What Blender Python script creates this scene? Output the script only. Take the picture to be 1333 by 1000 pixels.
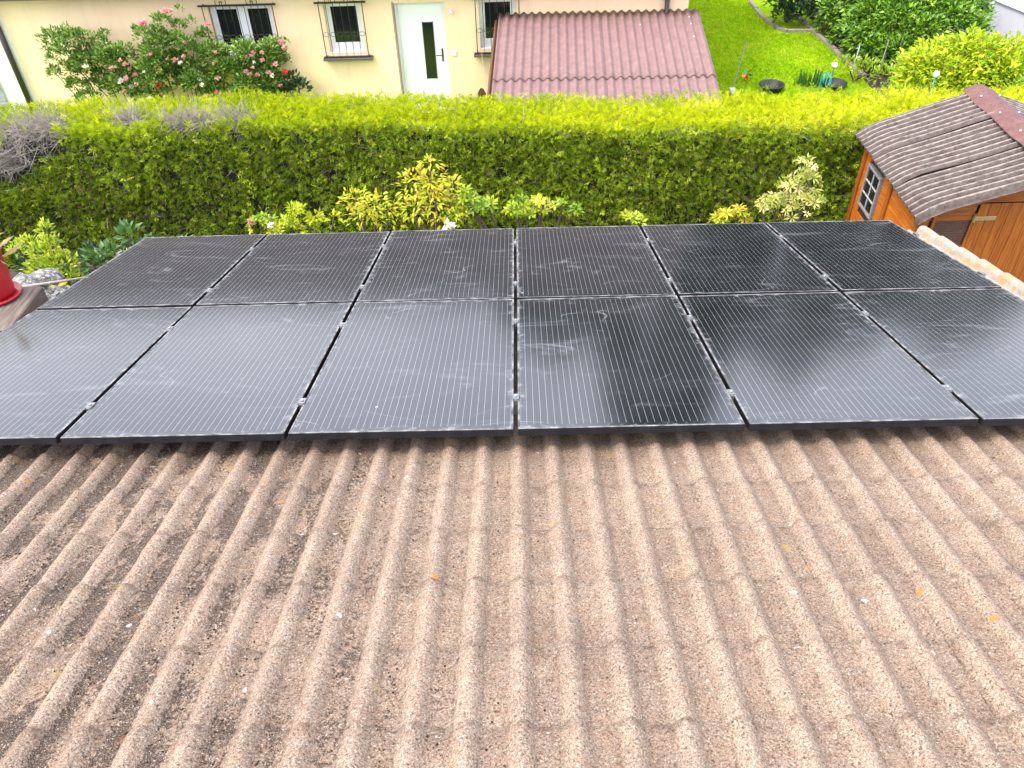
import bpy, bmesh, math, random
import numpy as np
from mathutils import Matrix, Vector
random.seed(7); rng = np.random.default_rng(11)
R = math.radians
for o in list(bpy.data.objects): bpy.data.objects.remove(o)
sc = bpy.context.scene
col = sc.collection

# ------------------------------------------------------------------ camera, sky, sun, exposure
SLOPE = R(15.5)                       # pitch of the tiled roof, falling away from the camera
ZG = 4.0                              # height of the near edge of the panel field above the ground
cS, sS = math.cos(SLOPE), math.sin(SLOPE)
def rp(x, s, off=0.0):                # roof coordinates (across, down the slope, above the panel plane) -> world
    return Vector((x, s*cS + off*sS, -s*sS + off*cS + ZG))
def cam_axes(p, r, yw):
    F = Vector((0, math.cos(p), -math.sin(p))); X = Vector((1, 0, 0)); U = X.cross(F)
    X2 = X*math.cos(r) + U*math.sin(r); U2 = U*math.cos(r) - X*math.sin(r)
    M = Matrix.Rotation(yw, 3, 'Z'); T = Matrix.Rotation(-SLOPE, 3, 'X')
    return [T @ (M @ v) for v in (X2, U2, F)]
cx, cu, cf = cam_axes(R(25.7747), R(-1.5618), R(0.8399))
cam = bpy.data.cameras.new('camera'); cam.sensor_width = 36; cam.lens = 1050/1333*36
cam.clip_start = 0.05; cam.clip_end = 600
camo = bpy.data.objects.new('camera', cam); col.objects.link(camo); sc.camera = camo
M3 = Matrix((cx, cu, -cf)).transposed()
camo.matrix_world = Matrix.Translation(rp(0.0342, -3.1217, 1.7266)) @ M3.to_4x4()

SUN_EL, SUN_AZ = R(58), R(-120)       # azimuth clockwise from +Y: hazy sun from the left, a little behind the camera
w = bpy.data.worlds.new('World'); sc.world = w; w.use_nodes = True
nt = w.node_tree; nt.nodes.clear()
sky = nt.nodes.new('ShaderNodeTexSky'); sky.sky_type = 'NISHITA'; sky.sun_disc = False
sky.sun_elevation = SUN_EL; sky.sun_rotation = SUN_AZ; sky.dust_density = 5.0; sky.air_density = 1.2
hs = nt.nodes.new('ShaderNodeHueSaturation'); hs.inputs['Saturation'].default_value = 0.5
bg = nt.nodes.new('ShaderNodeBackground'); bg.inputs['Strength'].default_value = 0.15
wo = nt.nodes.new('ShaderNodeOutputWorld')
# thin bright cloud cover over the whole sky
ctc = nt.nodes.new('ShaderNodeTexCoord'); cmp_ = nt.nodes.new('ShaderNodeMapping'); cmp_.inputs['Scale'].default_value = (1, 1, 2.2)
cno = nt.nodes.new('ShaderNodeTexNoise'); cno.inputs['Scale'].default_value = 2.6; cno.inputs['Detail'].default_value = 6; cno.inputs['Roughness'].default_value = .55
crm = nt.nodes.new('ShaderNodeValToRGB'); crm.color_ramp.elements[0].position = .3; crm.color_ramp.elements[1].position = .72
crm.color_ramp.elements[0].color = (4.1, 4.4, 5.5, 1); crm.color_ramp.elements[1].color = (8.3, 8.6, 9.8, 1)
cad = nt.nodes.new('ShaderNodeMix'); cad.data_type = 'RGBA'; cad.blend_type = 'ADD'; cad.inputs[0].default_value = 1
nt.links.new(ctc.outputs['Generated'], cmp_.inputs[0]); nt.links.new(cmp_.outputs[0], cno.inputs['Vector']); nt.links.new(cno.outputs['Fac'], crm.inputs[0])
nt.links.new(sky.outputs[0], hs.inputs['Color']); nt.links.new(hs.outputs[0], cad.inputs[6]); nt.links.new(crm.outputs[0], cad.inputs[7]); nt.links.new(cad.outputs[2], bg.inputs[0]); nt.links.new(bg.outputs[0], wo.inputs[0])
sl = bpy.data.lights.new('sun', 'SUN'); sl.energy = 1.5; sl.angle = R(10); sl.color = (1, .93, .82)
so = bpy.data.objects.new('sun', sl); col.objects.link(so)
sd = Vector((math.sin(SUN_AZ)*math.cos(SUN_EL), math.cos(SUN_AZ)*math.cos(SUN_EL), math.sin(SUN_EL)))
so.rotation_euler = sd.to_track_quat('Z', 'Y').to_euler(); so.location = (-20, -8, 30)
sc.view_settings.view_transform = 'Standard'; sc.view_settings.look = 'None'
sc.view_settings.gamma = 1; sc.view_settings.exposure = 0.92; sc.view_settings.use_curve_mapping = False

# ------------------------------------------------------------------ materials
class NB:
    def __init__(s, name):
        s.m = bpy.data.materials.new(name); s.m.use_nodes = True; s.t = s.m.node_tree
        s.b = s.t.nodes['Principled BSDF']; s.out = s.t.nodes['Material Output']; s._tc = None
    def n(s, typ, **k):
        nd = s.t.nodes.new('ShaderNode'+typ)
        for a, v in k.items(): setattr(nd, a, v)
        return nd
    def l(s, a, b): s.t.links.new(a, b)
    def setv(s, sock, v):
        if hasattr(v, 'is_output'): s.l(v, sock)
        else: sock.default_value = v
    def tc(s, kind='Object'):
        if s._tc is None: s._tc = s.n('TexCoord')
        return s._tc.outputs[kind]
    def geo(s): return s.n('NewGeometry').outputs['Position']
    def rnd(s): return s.n('ObjectInfo').outputs['Random']
    def attr(s, name): return s.n('Attribute', attribute_name=name).outputs['Fac']
    def mapping(s, v, scale=(1, 1, 1), loc=None, rot=None):
        m = s.n('Mapping'); s.l(v, m.inputs[0]); m.inputs['Scale'].default_value = scale
        if loc is not None: s.setv(m.inputs['Location'], loc)
        if rot is not None: m.inputs['Rotation'].default_value = rot
        return m.outputs[0]
    def noise(s, v, scale, detail=4, rough=.55, dist=0):
        n = s.n('TexNoise'); s.l(v, n.inputs['Vector']); n.inputs['Scale'].default_value = scale
        n.inputs['Detail'].default_value = detail; n.inputs['Roughness'].default_value = rough; n.inputs['Distortion'].default_value = dist
        return n.outputs['Fac']
    def vor(s, v, scale, feature='F1', rand=1, out='Distance'):
        n = s.n('TexVoronoi', feature=feature); s.l(v, n.inputs['Vector']); n.inputs['Scale'].default_value = scale; n.inputs['Randomness'].default_value = rand
        return n.outputs[out]
    def math(s, op, a, b=0.0, c=None, clamp=False):
        n = s.n('Math', operation=op, use_clamp=clamp); s.setv(n.inputs[0], a); s.setv(n.inputs[1], b)
        if c is not None: s.setv(n.inputs[2], c)
        return n.outputs[0]
    def mr(s, v, a, b, c=0.0, d=1.0, smooth=True):
        n = s.n('MapRange'); n.clamp = True
        if smooth: n.interpolation_type = 'SMOOTHSTEP'
        s.setv(n.inputs[0], v)
        for i, q in enumerate((a, b, c, d)): s.setv(n.inputs[i+1], q)
        return n.outputs[0]
    def ramp(s, v, stops, interp='LINEAR'):
        n = s.n('ValToRGB'); s.l(v, n.inputs[0]); e = n.color_ramp.elements; n.color_ramp.interpolation = interp
        while len(e) < len(stops): e.new(.5)
        for el, (p, c) in zip(e, stops): el.position = p; el.color = (*c, 1)
        return n.outputs[0]
    def mix(s, f, a, b, blend='MIX'):
        n = s.n('Mix', data_type='RGBA', blend_type=blend); s.setv(n.inputs[0], f)
        for i, q in ((6, a), (7, b)):
            if isinstance(q, tuple) and len(q) == 3: q = (*q, 1)
            s.setv(n.inputs[i], q)
        return n.outputs[2]
    def sep(s, v):
        n = s.n('SeparateXYZ'); s.l(v, n.inputs[0]); return n.outputs
    def bump(s, h, strength=.3, dist=.01, nrm=None):
        n = s.n('Bump'); s.setv(n.inputs['Height'], h); n.inputs['Strength'].default_value = strength; n.inputs['Distance'].default_value = dist
        if nrm is not None: s.l(nrm, n.inputs['Normal'])
        s.l(n.outputs[0], s.b.inputs['Normal']); return n.outputs[0]
    def base(s, v): 
        if isinstance(v, tuple): v = (*v, 1)
        s.setv(s.b.inputs['Base Color'], v)
    def p(s, **k):
        for a, v in k.items(): s.setv(s.b.inputs[a.replace('_', ' ')], v)
        return s

def simple(name, c, rough=.6, var=.25, scale=12, metal=0, bumps=.15, spec=.5):
    b = NB(name); v = b.tc()
    n = b.noise(v, scale, 5); n2 = b.noise(v, scale*9, 3)
    f = b.math('ADD', b.math('MULTIPLY', n, .7), b.math('MULTIPLY', n2, .3))
    lo = tuple(x*(1-var) for x in c); hi = tuple(min(1, x*(1+var)) for x in c)
    b.base(b.ramp(f, [(.3, lo), (.7, hi)])); b.p(Roughness=rough, Metallic=metal, Specular_IOR_Level=spec)
    if bumps: b.bump(n2, bumps, .004)
    return b.m

def leafmat(name, stops, trans=.35, rough=.45, spec=.22, clump=3.0, camp=.35):
    """leaf colour from a per-leaf random value plus patchy growth colour over the plant"""
    b = NB(name); t = b.attr('tint')
    n = b.noise(b.geo(), clump, 3)
    f = b.math('ADD', t, b.math('MULTIPLY', b.math('SUBTRACT', n, .5), camp*2), clamp=True)
    c = b.ramp(f, stops); b.base(c); b.p(Roughness=rough, Specular_IOR_Level=spec)
    tr = b.n('BsdfTranslucent'); b.l(b.mix(.5, c, b.mix(1.0, c, (1.0, 1.0, .35), 'MULTIPLY')), tr.inputs[0])
    ms = b.n('MixShader'); ms.inputs[0].default_value = trans
    b.l(b.b.outputs[0], ms.inputs[1]); b.l(tr.outputs[0], ms.inputs[2]); b.l(ms.outputs[0], b.out.inputs[0])
    return b.m

def mat_tile(name='weathered_concrete_tile', bleach=0.0):
    b = NB(name); pos = b.geo(); v = b.mapping(b.tc(), (1, 1, 1), None)
    rn = b.rnd()
    grain = b.noise(pos, 140, 3, .85); grain2 = b.noise(pos, 300, 2, .6); blot = b.noise(pos, 26, 4, .6); big = b.noise(pos, 3.2, 4)
    g = b.math('ADD', b.math('MULTIPLY', grain, .65), b.math('MULTIPLY', grain2, .35))
    c = b.ramp(g, [(.35, (.048, .032, .0235)), (.42, (.163, .117, .086)), (.50, (.284, .213, .161)), (.58, (.392, .311, .244)), (.67, (.60, .518, .432))])
    c = b.mix(b.mr(blot, .35, .7), c, b.mix(1.0, c, (1.02, .93, .88), 'MULTIPLY'))
    c = b.mix(b.mr(big, .38, .68, 0, .75), c, b.mix(1.0, c, (.80, .79, .79), 'MULTIPLY'))
    c = b.mix(b.mr(b.noise(pos, 7, 4, .65), .5, .72, 0, .6), c, b.mix(1.0, c, (1.22, 1.20, 1.10), 'MULTIPLY'))
    c = b.mix(b.mr(rn, 0, 1, 0, .45, False), c, b.mix(1.0, c, (.84, .82, .78), 'MULTIPLY'))
    # dark mossy grit lying in the water courses, mostly on the left of the roof
    px_ = b.sep(pos)[0]
    side = b.mr(px_, -1.9, .75, 1.0, .18)
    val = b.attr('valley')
    c = b.mix(b.math('MULTIPLY', b.mr(val, .2, 1.0), b.mr(b.noise(pos, 12, 4, .6), .3, .7, .45, 1.0)), c, b.mix(1.0, c, (.72, .69, .67), 'MULTIPLY'))  # every valley toned darker across the roof, setting the ribs apart
    grit = b.noise(pos, 62, 4, .8); patch = b.noise(b.mapping(pos, (5, 2.0, 2.0)), 1.6, 3)
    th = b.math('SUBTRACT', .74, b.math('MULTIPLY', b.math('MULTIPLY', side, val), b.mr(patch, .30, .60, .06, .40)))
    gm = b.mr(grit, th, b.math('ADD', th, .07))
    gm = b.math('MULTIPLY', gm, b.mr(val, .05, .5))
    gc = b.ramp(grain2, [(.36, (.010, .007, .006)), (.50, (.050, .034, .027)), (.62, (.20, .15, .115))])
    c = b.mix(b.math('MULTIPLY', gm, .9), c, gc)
    # dirt along the lower butt edge and in the side lap
    ed = b.attr('edge'); c = b.mix(b.math('MULTIPLY', b.math('MULTIPLY', ed, .45), b.mr(blot, .4, .62)), c, (.05, .038, .03))
    c = b.mix(b.mr(b.noise(pos, 105, 2, .7), .60, .66, 0, .8), c, (.035, .025, .019))
    c = b.mix(b.mr(b.noise(b.mapping(pos, (1, 1, 1), (4.4, 1.7, 2.2)), 125, 2, .6), .63, .70, 0, .55), c, (.60, .54, .46))
    # orange and white lichen
    def lichen(scale, colr, lo, hi, c, shift):
        vv = b.mapping(pos, (1, 1, 1), (shift, shift*.7, 0))
        wob = b.n('VectorMath', operation='ADD'); b.l(vv, wob.inputs[0])
        nz = b.n('TexNoise'); nz.inputs['Scale'].default_value = 70; b.l(vv, nz.inputs['Vector'])
        sc_ = b.n('VectorMath', operation='SCALE'); b.l(nz.outputs['Color'], sc_.inputs[0]); sc_.inputs['Scale'].default_value = .022
        b.l(sc_.outputs[0], wob.inputs[1])
        vn = b.n('TexVoronoi', feature='F1'); vn.inputs['Scale'].default_value = scale; b.l(wob.outputs[0], vn.inputs['Vector'])
        s_ = b.sep(vn.outputs['Color'])
        rad = b.mr(s_[0], .55, 1.0, 0, hi, False)
        m = b.mr(b.math('SUBTRACT', rad, vn.outputs['Distance']), 0, .06, 0, 1)
        return b.mix(b.math('MULTIPLY', m, lo), c, colr)
    c = lichen(6.0, (.42, .16, .02), .65, .15, c, 3.1)
    c = lichen(8.5, (.62, .60, .56), .8, .12, c, 9.4)
    c = lichen(7.0, (.30, .22, .04), .45, .17, c, 21.7)
    if bleach:
        c = b.mix(b.mr(blot, .3, .7, bleach*.45, bleach), c, (.37, .335, .30))
        c = b.mix(b.mr(b.noise(pos, 9, 4), .48, .62, 0, .6), c, (.36, .22, .06))
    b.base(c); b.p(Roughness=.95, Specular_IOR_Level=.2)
    h = b.math('ADD', b.math('MULTIPLY', grain, .7), b.math('MULTIPLY', b.noise(pos, 60, 3), .5))
    h = b.math('SUBTRACT', h, b.math('MULTIPLY', gm, .5))
    b.bump(h, .9, .008)
    return b.m

def mat_glass():
    b = NB('solar_cell_glass'); v = b.tc(); X, Y, Z = b.sep(v); rn = b.rnd(); pos = b.geo()
    # six columns of 156 mm cells with five busbars each (x), ten rows (y)
    cw = .1585
    u = b.math('DIVIDE', b.math('ADD', X, cw*3), cw); fu = b.math('FRACT', u)
    bus = b.math('ABSOLUTE', b.math('SUBTRACT', b.math('FRACT', b.math('MULTIPLY', fu, 5.0)), .5))
    line = b.mr(bus, .013, .027, 1, 0)
    ce = b.math('ABSOLUTE', b.math('SUBTRACT', fu, .5)); cgap = b.mr(ce, .487, .493)
    vv = b.math('DIVIDE', b.math('ADD', Y, .8), .1602); fv = b.math('FRACT', vv)
    re = b.math('ABSOLUTE', b.math('SUBTRACT', fv, .5)); rgap = b.mr(re, .488, .494)
    inx = b.mr(b.math('ABSOLUTE', X), .474, .476, 1, 0); iny = b.mr(b.math('ABSOLUTE', Y), .80, .803, 1, 0)
    gapm = b.math('MAXIMUM', cgap, rgap)
    c = b.mix(b.math('MULTIPLY', gapm, 1), (.0035, .0038, .0055), (.002, .002, .0025))
    lm = b.math('MULTIPLY', b.math('MULTIPLY', line, inx), iny)
    c = b.mix(b.math('MULTIPLY', lm, .95), c, (.28, .285, .31))
    # dust film, thicker against the frame, wiped streaks and dried splashes
    off = b.n('CombineXYZ'); b.l(b.math('MULTIPLY', rn, 37.0), off.inputs[0]); b.l(b.math('MULTIPLY', rn, 11.0), off.inputs[1])
    ad = b.n('VectorMath', operation='ADD'); b.l(v, ad.inputs[0]); b.l(off.outputs[0], ad.inputs[1]); w_ = ad.outputs[0]
    film = b.mr(b.noise(w_, 2.2, 5, .6), .3, .8, .004, .026)
    speck = b.mr(b.noise(w_, 95, 2, .6), .66, .80, 0, .06)
    d1 = b.math('SUBTRACT', .5, b.math('ABSOLUTE', X)); d2 = b.math('SUBTRACT', .842, b.math('ABSOLUTE', Y))
    dm = b.math('MINIMUM', d1, d2)
    edge = b.math('MULTIPLY', b.mr(dm, .012, .05, 1, 0), b.mr(b.noise(w_, 16, 5, .7), .48, .78, .0, .55))
    edge2 = b.math('MULTIPLY', b.mr(dm, .012, .018, 1, 0), .14)
    smear = b.math('MULTIPLY', b.mr(b.noise(b.mapping(w_, (1.6, 5, 1), None, (0, 0, .5)), 1.1, 6, .7, 1.4), .54, .80, 0, .22), 1)
    ring = b.math('ABSOLUTE', b.math('SUBTRACT', b.noise(b.mapping(w_, (1.0, 2.0, 1)), 1.3, 1, .3, .4), .52))
    scr = b.math('MULTIPLY', b.mr(ring, 0, .0035, 1, 0), b.mr(b.noise(w_, 3.2, 3), .48, .60, 0, .22))
    vb = b.n('TexVoronoi', feature='F1'); vb.inputs['Scale'].default_value = 3.0; b.l(w_, vb.inputs['Vector'])
    drop = b.math('MULTIPLY', b.mr(b.math('ADD', vb.outputs['Distance'], b.math('MULTIPLY', b.noise(w_, 60, 3), .05)), .04, .052, 1, 0), b.mr(b.sep(vb.outputs['Color'])[0], .84, .86, 0, .75))
    dust = film
    for q in (speck, edge, edge2, smear, scr, drop): dust = b.math('ADD', dust, q, clamp=True)
    c = b.mix(dust, c, (.40, .41, .43))
    b.base(c); b.p(Roughness=b.math('ADD', b.math('MULTIPLY', dust, .6), .125, clamp=True), IOR=1.62, Specular_IOR_Level=.5)
    b.bump(b.noise(v, 420, 2), .04, .001)
    return b.m

def mat_wood(name, lo, mid, hi, axis=2, scale=9, rough=.55):
    b = NB(name); v = b.tc('Object'); st = [10, 10, 10]; st[axis] = .55
    rn = b.rnd()
    off = b.n('CombineXYZ'); b.l(b.math('MULTIPLY', rn, 23.0), off.inputs[0]); b.l(b.math('MULTIPLY', rn, 7.0), off.inputs[1]); b.l(b.math('MULTIPLY', rn, 13.0), off.inputs[2])
    ad = b.n('VectorMath', operation='ADD'); b.l(v, ad.inputs[0]); b.l(off.outputs[0], ad.inputs[1])
    n = b.noise(b.mapping(ad.outputs[0], tuple(st)), scale*.55, 5, .6, .8)
    c = b.ramp(n, [(.28, lo), (.5, mid), (.74, hi)])
    c = b.mix(b.mr(rn, 0, 1, 0, .35, False), c, b.mix(1.0, c, (.78, .72, .66), 'MULTIPLY'))
    b.base(c); b.p(Roughness=rough, Specular_IOR_Level=.35); b.bump(n, .25, .004)
    return b.m

def mat_corr(name, c0, c1, c2, grey, gamt, rough=.8, rib_shade=0):
    b = NB(name); pos = b.geo()
    n = b.noise(pos, 9, 5, .65); f = b.noise(pos, 120, 3, .7)
    c = b.ramp(n, [(.3, c0), (.5, c1), (.72, c2)])
    c = b.mix(b.math('MULTIPLY', b.mr(b.math('ADD', b.math('MULTIPLY', f, .55), b.math('MULTIPLY', b.noise(pos, 26, 4), .45)), .42, .62), gamt), c, grey)
    if rib_shade:   # light and shade of the ribs painted on: pale weathered crests, dark troughs
        cr_ = b.math('ADD', b.attr('rib_shade'), b.math('MULTIPLY', b.math('SUBTRACT', b.noise(pos, 18, 4), .5), .5))
        c = b.mix(b.mr(cr_, .78, 1.0, 0, rib_shade), c, (.36, .31, .29))
        c = b.mix(b.mr(cr_, .15, .5, rib_shade*.8, 0), c, (.035, .022, .020))
    b.base(c); b.p(Roughness=rough, Specular_IOR_Level=.35); b.bump(f, .3, .004)
    return b.m

M = {}
M['tile'] = mat_tile(); M['verge'] = mat_tile('sun_bleached_verge_tile', .8)
M['glass'] = mat_glass()
def mat_frame():
    b = NB('black_anodised_frame'); v = b.geo()
    f = b.math('MULTIPLY', b.mr(b.noise(v, 16, 4, .6), .34, .70, .10, .55), b.mr(b.sep(b.n('NewGeometry').outputs['Normal'])[2], .5, .9, .03, 1.0))
    b.base(b.mix(f, (.006, .006, .008), (.45, .445, .44))); b.p(Roughness=b.math('ADD', b.math('MULTIPLY', f, .4), .5), Specular_IOR_Level=.2)
    return b.m
M['frame'] = mat_frame()
M['alu'] = simple('dull_aluminium', (.30, .30, .30), .38, .15, 60, .85, 0)
M['dark'] = simple('dark_underside', (.03, .026, .022), .9)
M['deck'] = simple('roof_underlay', (.05, .04, .034), .95)
M['render'] = simple('cream_render', (.88, .655, .40), .9, .05, 1.3, 0, .25, .2)
def mat_wall():
    b = NB('cream_render_wall'); p = b.geo()
    st = b.noise(b.mapping(p, (5, 5, .35)), 1.0, 5, .65); bl = b.noise(p, 1.1, 5, .6); gr = b.noise(p, 90, 2)
    c = b.ramp(bl, [(.3, (.85, .625, .395)), (.7, (.92, .69, .455))])
    c = b.mix(b.mr(st, .5, .78, 0, .35), c, (.66, .48, .33))
    b.base(c); b.p(Roughness=.92, Specular_IOR_Level=.15); b.bump(gr, .3, .006); return b.m
M['render'] = mat_wall()
M['render2'] = simple('white_render', (.80, .76, .68), .9, .05, 2, 0, .2, .2)
M['garage_wall'] = simple('grey_render', (.5, .47, .42), .9, .12, 3)
M['pvc'] = simple('white_plastic', (.80, .80, .80), .3, .02, 3, 0, 0)
M['iron'] = simple('black_iron', (.018, .015, .014), .5, .3, 30)
M['pane'] = NB('window_glass').p(Base_Color=(.012, .014, .015, 1), Roughness=.05, Specular_IOR_Level=.5).m
M['door_glass'] = NB('door_glass').p(Base_Color=(.010, .013, .013, 1), Roughness=.12).m
M['sill'] = simple('dark_stone_sill', (.09, .075, .07), .7)
M['pipe'] = simple('brown_downpipe', (.035, .026, .022), .45, .2, 8)
M['houseroof'] = simple('dark_clay_tiles', (.052, .045, .043), .8, .4, 5)
M['pink'] = mat_corr('pink_brown_corrugated', (.150, .086, .080), (.188, .110, .103), (.225, .137, .128), (.215, .135, .127), .25, .7)
M['bitumen'] = mat_corr('weathered_rib_shaded_corrugated', (.042, .027, .023), (.075, .052, .044), (.11, .083, .072), (.17, .155, .135), .45, .85, .5)
M['ridge'] = mat_corr('red_brown_ridge', (.085, .032, .028), (.115, .046, .041), (.15, .07, .062), (.17, .11, .10), .4, .7)
M['orange'] = mat_wood('orange_stained_wood', (.24, .058, .005), (.42, .115, .010), (.50, .17, .022), 1)
M['orange_v'] = mat_wood('orange_stained_upright', (.14, .036, .004), (.26, .078, .008), (.36, .13, .02), 2)
M['orange_x'] = mat_wood('orange_stained_rail', (.13, .036, .005), (.24, .075, .011), (.31, .12, .024), 0)
M['oldwood'] = mat_wood('grey_weathered_timber', (.05, .036, .028), (.125, .098, .08), (.22, .185, .155), 1, 14, .9)
M['brownwood'] = mat_wood('brown_wood', (.05, .022, .010), (.12, .055, .025), (.2, .10, .05), 2)
M['red'] = NB('red_glazed_pot')
b = M['red']; n_ = b.noise(b.tc(), 6, 4); b.base(b.ramp(n_, [(.3, (.30, .008, .014)), (.7, (.40, .018, .026))])); b.p(Roughness=.28, Specular_IOR_Level=.5); M['red'] = b.m
M['brass'] = simple('worn_brass', (.42, .34, .15), .45, .2, 30, .6)
M['wire'] = simple('rusty_wire', (.07, .045, .035), .7)
M['soil'] = simple('dark_soil', (.045, .032, .022), .95, .4, 20, 0, .5)
def mat_stone():
    b = NB('pale_stone'); v = b.tc(); n = b.noise(v, 30, 5, .8)
    b.base(b.ramp(n, [(.38, (.03, .028, .026)), (.5, (.13, .125, .115)), (.62, (.42, .41, .39))])); b.p(Roughness=.9); b.bump(n, .5, .01); return b.m
M['stone'] = mat_stone()
M['kerb'] = simple('concrete_kerb', (.23, .21, .17), .9, .2, 14)
M['paving'] = simple('pale_paving', (.26, .255, .27), .9, .08, 3)
M['coping'] = simple('white_coping', (.72, .71, .72), .85, .06, 4)
M['wallgrey'] = simple('grey_painted_wall', (.46, .46, .50), .9, .08, 3)
M['bark'] = simple('bark', (.10, .075, .055), .95, .35, 18, 0, .6)
M['twig'] = simple('dry_grey_twig', (.28, .245, .21), .95, .3, 30, 0, 0)
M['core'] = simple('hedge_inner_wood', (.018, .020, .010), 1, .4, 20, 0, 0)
M['lawn'] = None
def mat_lawn():
    b = NB('mown_lawn'); p = b.geo(); n = b.noise(p, .8, 5, .6); f = b.noise(p, 45, 3, .7)
    c = b.ramp(b.math('ADD', b.math('MULTIPLY', n, .55), b.math('MULTIPLY', f, .45)), [(.33, (.12, .24, .003)), (.5, (.21, .36, .004)), (.66, (.34, .44, .010))])
    b.base(c); b.p(Roughness=.9, Specular_IOR_Level=.05); b.bump(f, .7, .03); return b.m
M['lawn'] = mat_lawn()
M['grass'] = leafmat('grass_blades', [(.0, (.16, .34, .004)), (.5, (.30, .50, .005)), (.85, (.46, .58, .012)), (1, (.54, .48, .08))], .4, .7, .08, .9, .5)
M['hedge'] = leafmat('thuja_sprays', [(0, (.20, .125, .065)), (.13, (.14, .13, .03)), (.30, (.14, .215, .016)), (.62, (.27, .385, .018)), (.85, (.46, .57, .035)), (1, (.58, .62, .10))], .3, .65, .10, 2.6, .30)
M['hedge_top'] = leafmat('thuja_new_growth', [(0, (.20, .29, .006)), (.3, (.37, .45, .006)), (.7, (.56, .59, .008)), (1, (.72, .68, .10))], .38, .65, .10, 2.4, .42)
M['dead'] = leafmat('dead_thuja', [(0, (.10, .07, .05)), (.5, (.19, .135, .09)), (1, (.32, .25, .18))], .2, .8, .1)
M['laurel'] = leafmat('laurel_leaves', [(0, (.04, .105, .010)), (.5, (.10, .23, .014)), (.85, (.20, .37, .024)), (1, (.32, .46, .06))], .28, .32, .4, 1.5, .2)
M['darkleaf'] = leafmat('dark_leaves', [(0, (.012, .032, .010)), (.6, (.030, .072, .018)), (1, (.07, .14, .03))], .22, .38, .5)
M['gold'] = leafmat('golden_leaves', [(0, (.12, .24, .008)), (.4, (.27, .40, .010)), (.8, (.50, .55, .02)), (1, (.62, .58, .06))], .35, .5, .2, 1.6, .3)
M['rose'] = leafmat('rose_leaves', [(0, (.045, .10, .016)), (.5, (.125, .235, .035)), (.9, (.28, .42, .075)), (1, (.40, .50, .14))], .3, .45, .4, 2, .25)
M['lime'] = leafmat('lime_leaves', [(0, (.14, .25, .012)), (.4, (.30, .42, .018)), (.8, (.50, .55, .03)), (1, (.62, .60, .08))], .38, .42, .45, 3, .2)
M['yellow'] = leafmat('yellow_leaves', [(0, (.38, .20, .03)), (.2, (.46, .36, .02)), (.55, (.50, .50, .015)), (1, (.34, .46, .012))], .38, .45, .4, 3, .3)
M['cream'] = leafmat('variegated_leaves', [(0, (.16, .24, .03)), (.35, (.38, .41, .07)), (.7, (.58, .54, .14)), (1, (.66, .62, .28))], .3, .45, .4, 4, .2)
M['bluegreen'] = leafmat('bluegreen_leaves', [(0, (.025, .07, .014)), (.6, (.06, .15, .022)), (1, (.13, .25, .045))], .3, .4, .5)
M['straw'] = leafmat('straw_leaves', [(0, (.30, .22, .09)), (.5, (.52, .42, .20)), (.8, (.66, .56, .33)), (1, (.32, .38, .10))], .3, .6, .3)
M['iris'] = leafmat('iris_leaves', [(0, (.03, .10, .02)), (1, (.08, .20, .04))], .3, .4)
M['pinkfl'] = leafmat('pink_petals', [(0, (.58, .14, .20)), (.5, (.72, .34, .36)), (1, (.82, .58, .55))], .35, .6)
M['redfl'] = leafmat('red_petals', [(0, (.55, .03, .03)), (1, (.70, .12, .08))], .3, .6)
M['whitefl'] = leafmat('white_petals', [(0, (.75, .72, .66)), (1, (.85, .83, .80))], .35, .6)
M['teal'] = simple('teal_plastic', (.05, .42, .40), .4, .1)
M['blackpl'] = simple('black_plastic', (.012, .013, .016), .4, .2)
M['metal_pole'] = simple('galvanised_pole', (.22, .22, .20), .5, .15, 20, .6)
M['paleblue'] = simple('pale_blue_metal', (.55, .66, .70), .4, .08, 10)
M['toyred'] = simple('toy_red', (.65, .06, .03), .4, .1); M['toygreen'] = simple('toy_green', (.03, .45, .22), .4, .1); M['toyorange'] = simple('toy_orange', (.75, .26, .02), .4, .1)
M['white'] = simple('white_gloss', (.8, .8, .8), .3, .03)
M['hose'] = simple('pale_rope', (.55, .46, .33), .8)
M['earth'] = simple('garden_earth', (.055, .042, .028), .95, .5, 4, 0, .6)

# ------------------------------------------------------------------ object helpers
def wloc(o):
    v = Vector((0, 0, 0))
    while o is not None: v = v + o.location; o = o.parent
    return v
def mk(name, V, F, mat, parent=None, world=True, smooth=False, loc=None):
    """one mesh object; V in world coordinates unless world=False (then local to the object)"""
    me = bpy.data.meshes.new(name); V = np.asarray(V, float).reshape(-1, 3)
    o = bpy.data.objects.new(name, me); col.objects.link(o)
    if world:
        base = wloc(parent) if parent else Vector((0, 0, 0))
        if loc is None: loc = V.mean(0) if len(V) else (0, 0, 0)
        loc = Vector(loc); o.location = loc - base; V = V - np.array(loc)
    elif loc is not None: o.location = loc
    me.from_pydata(V.tolist(), [], [tuple(int(i) for i in f) for f in F] if not isinstance(F, np.ndarray) else F.tolist()); me.update()
    if smooth: me.polygons.foreach_set('use_smooth', [True]*len(me.polygons))
    if mat: me.materials.append(M[mat] if isinstance(mat, str) else mat)
    if parent: o.parent = parent
    return o
def tag(o, label=None, cat=None, group=None, kind=None):
    for k, v in (('label', label), ('category', cat), ('group', group), ('kind', kind)):
        if v: o[k] = v
    return o
def empty(name, loc, label=None, cat=None, group=None, rot=None):
    o = bpy.data.objects.new(name, None); col.objects.link(o); o.location = loc; o.empty_display_size = .1
    if rot: o.rotation_euler = rot
    return tag(o, label, cat, group)
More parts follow.
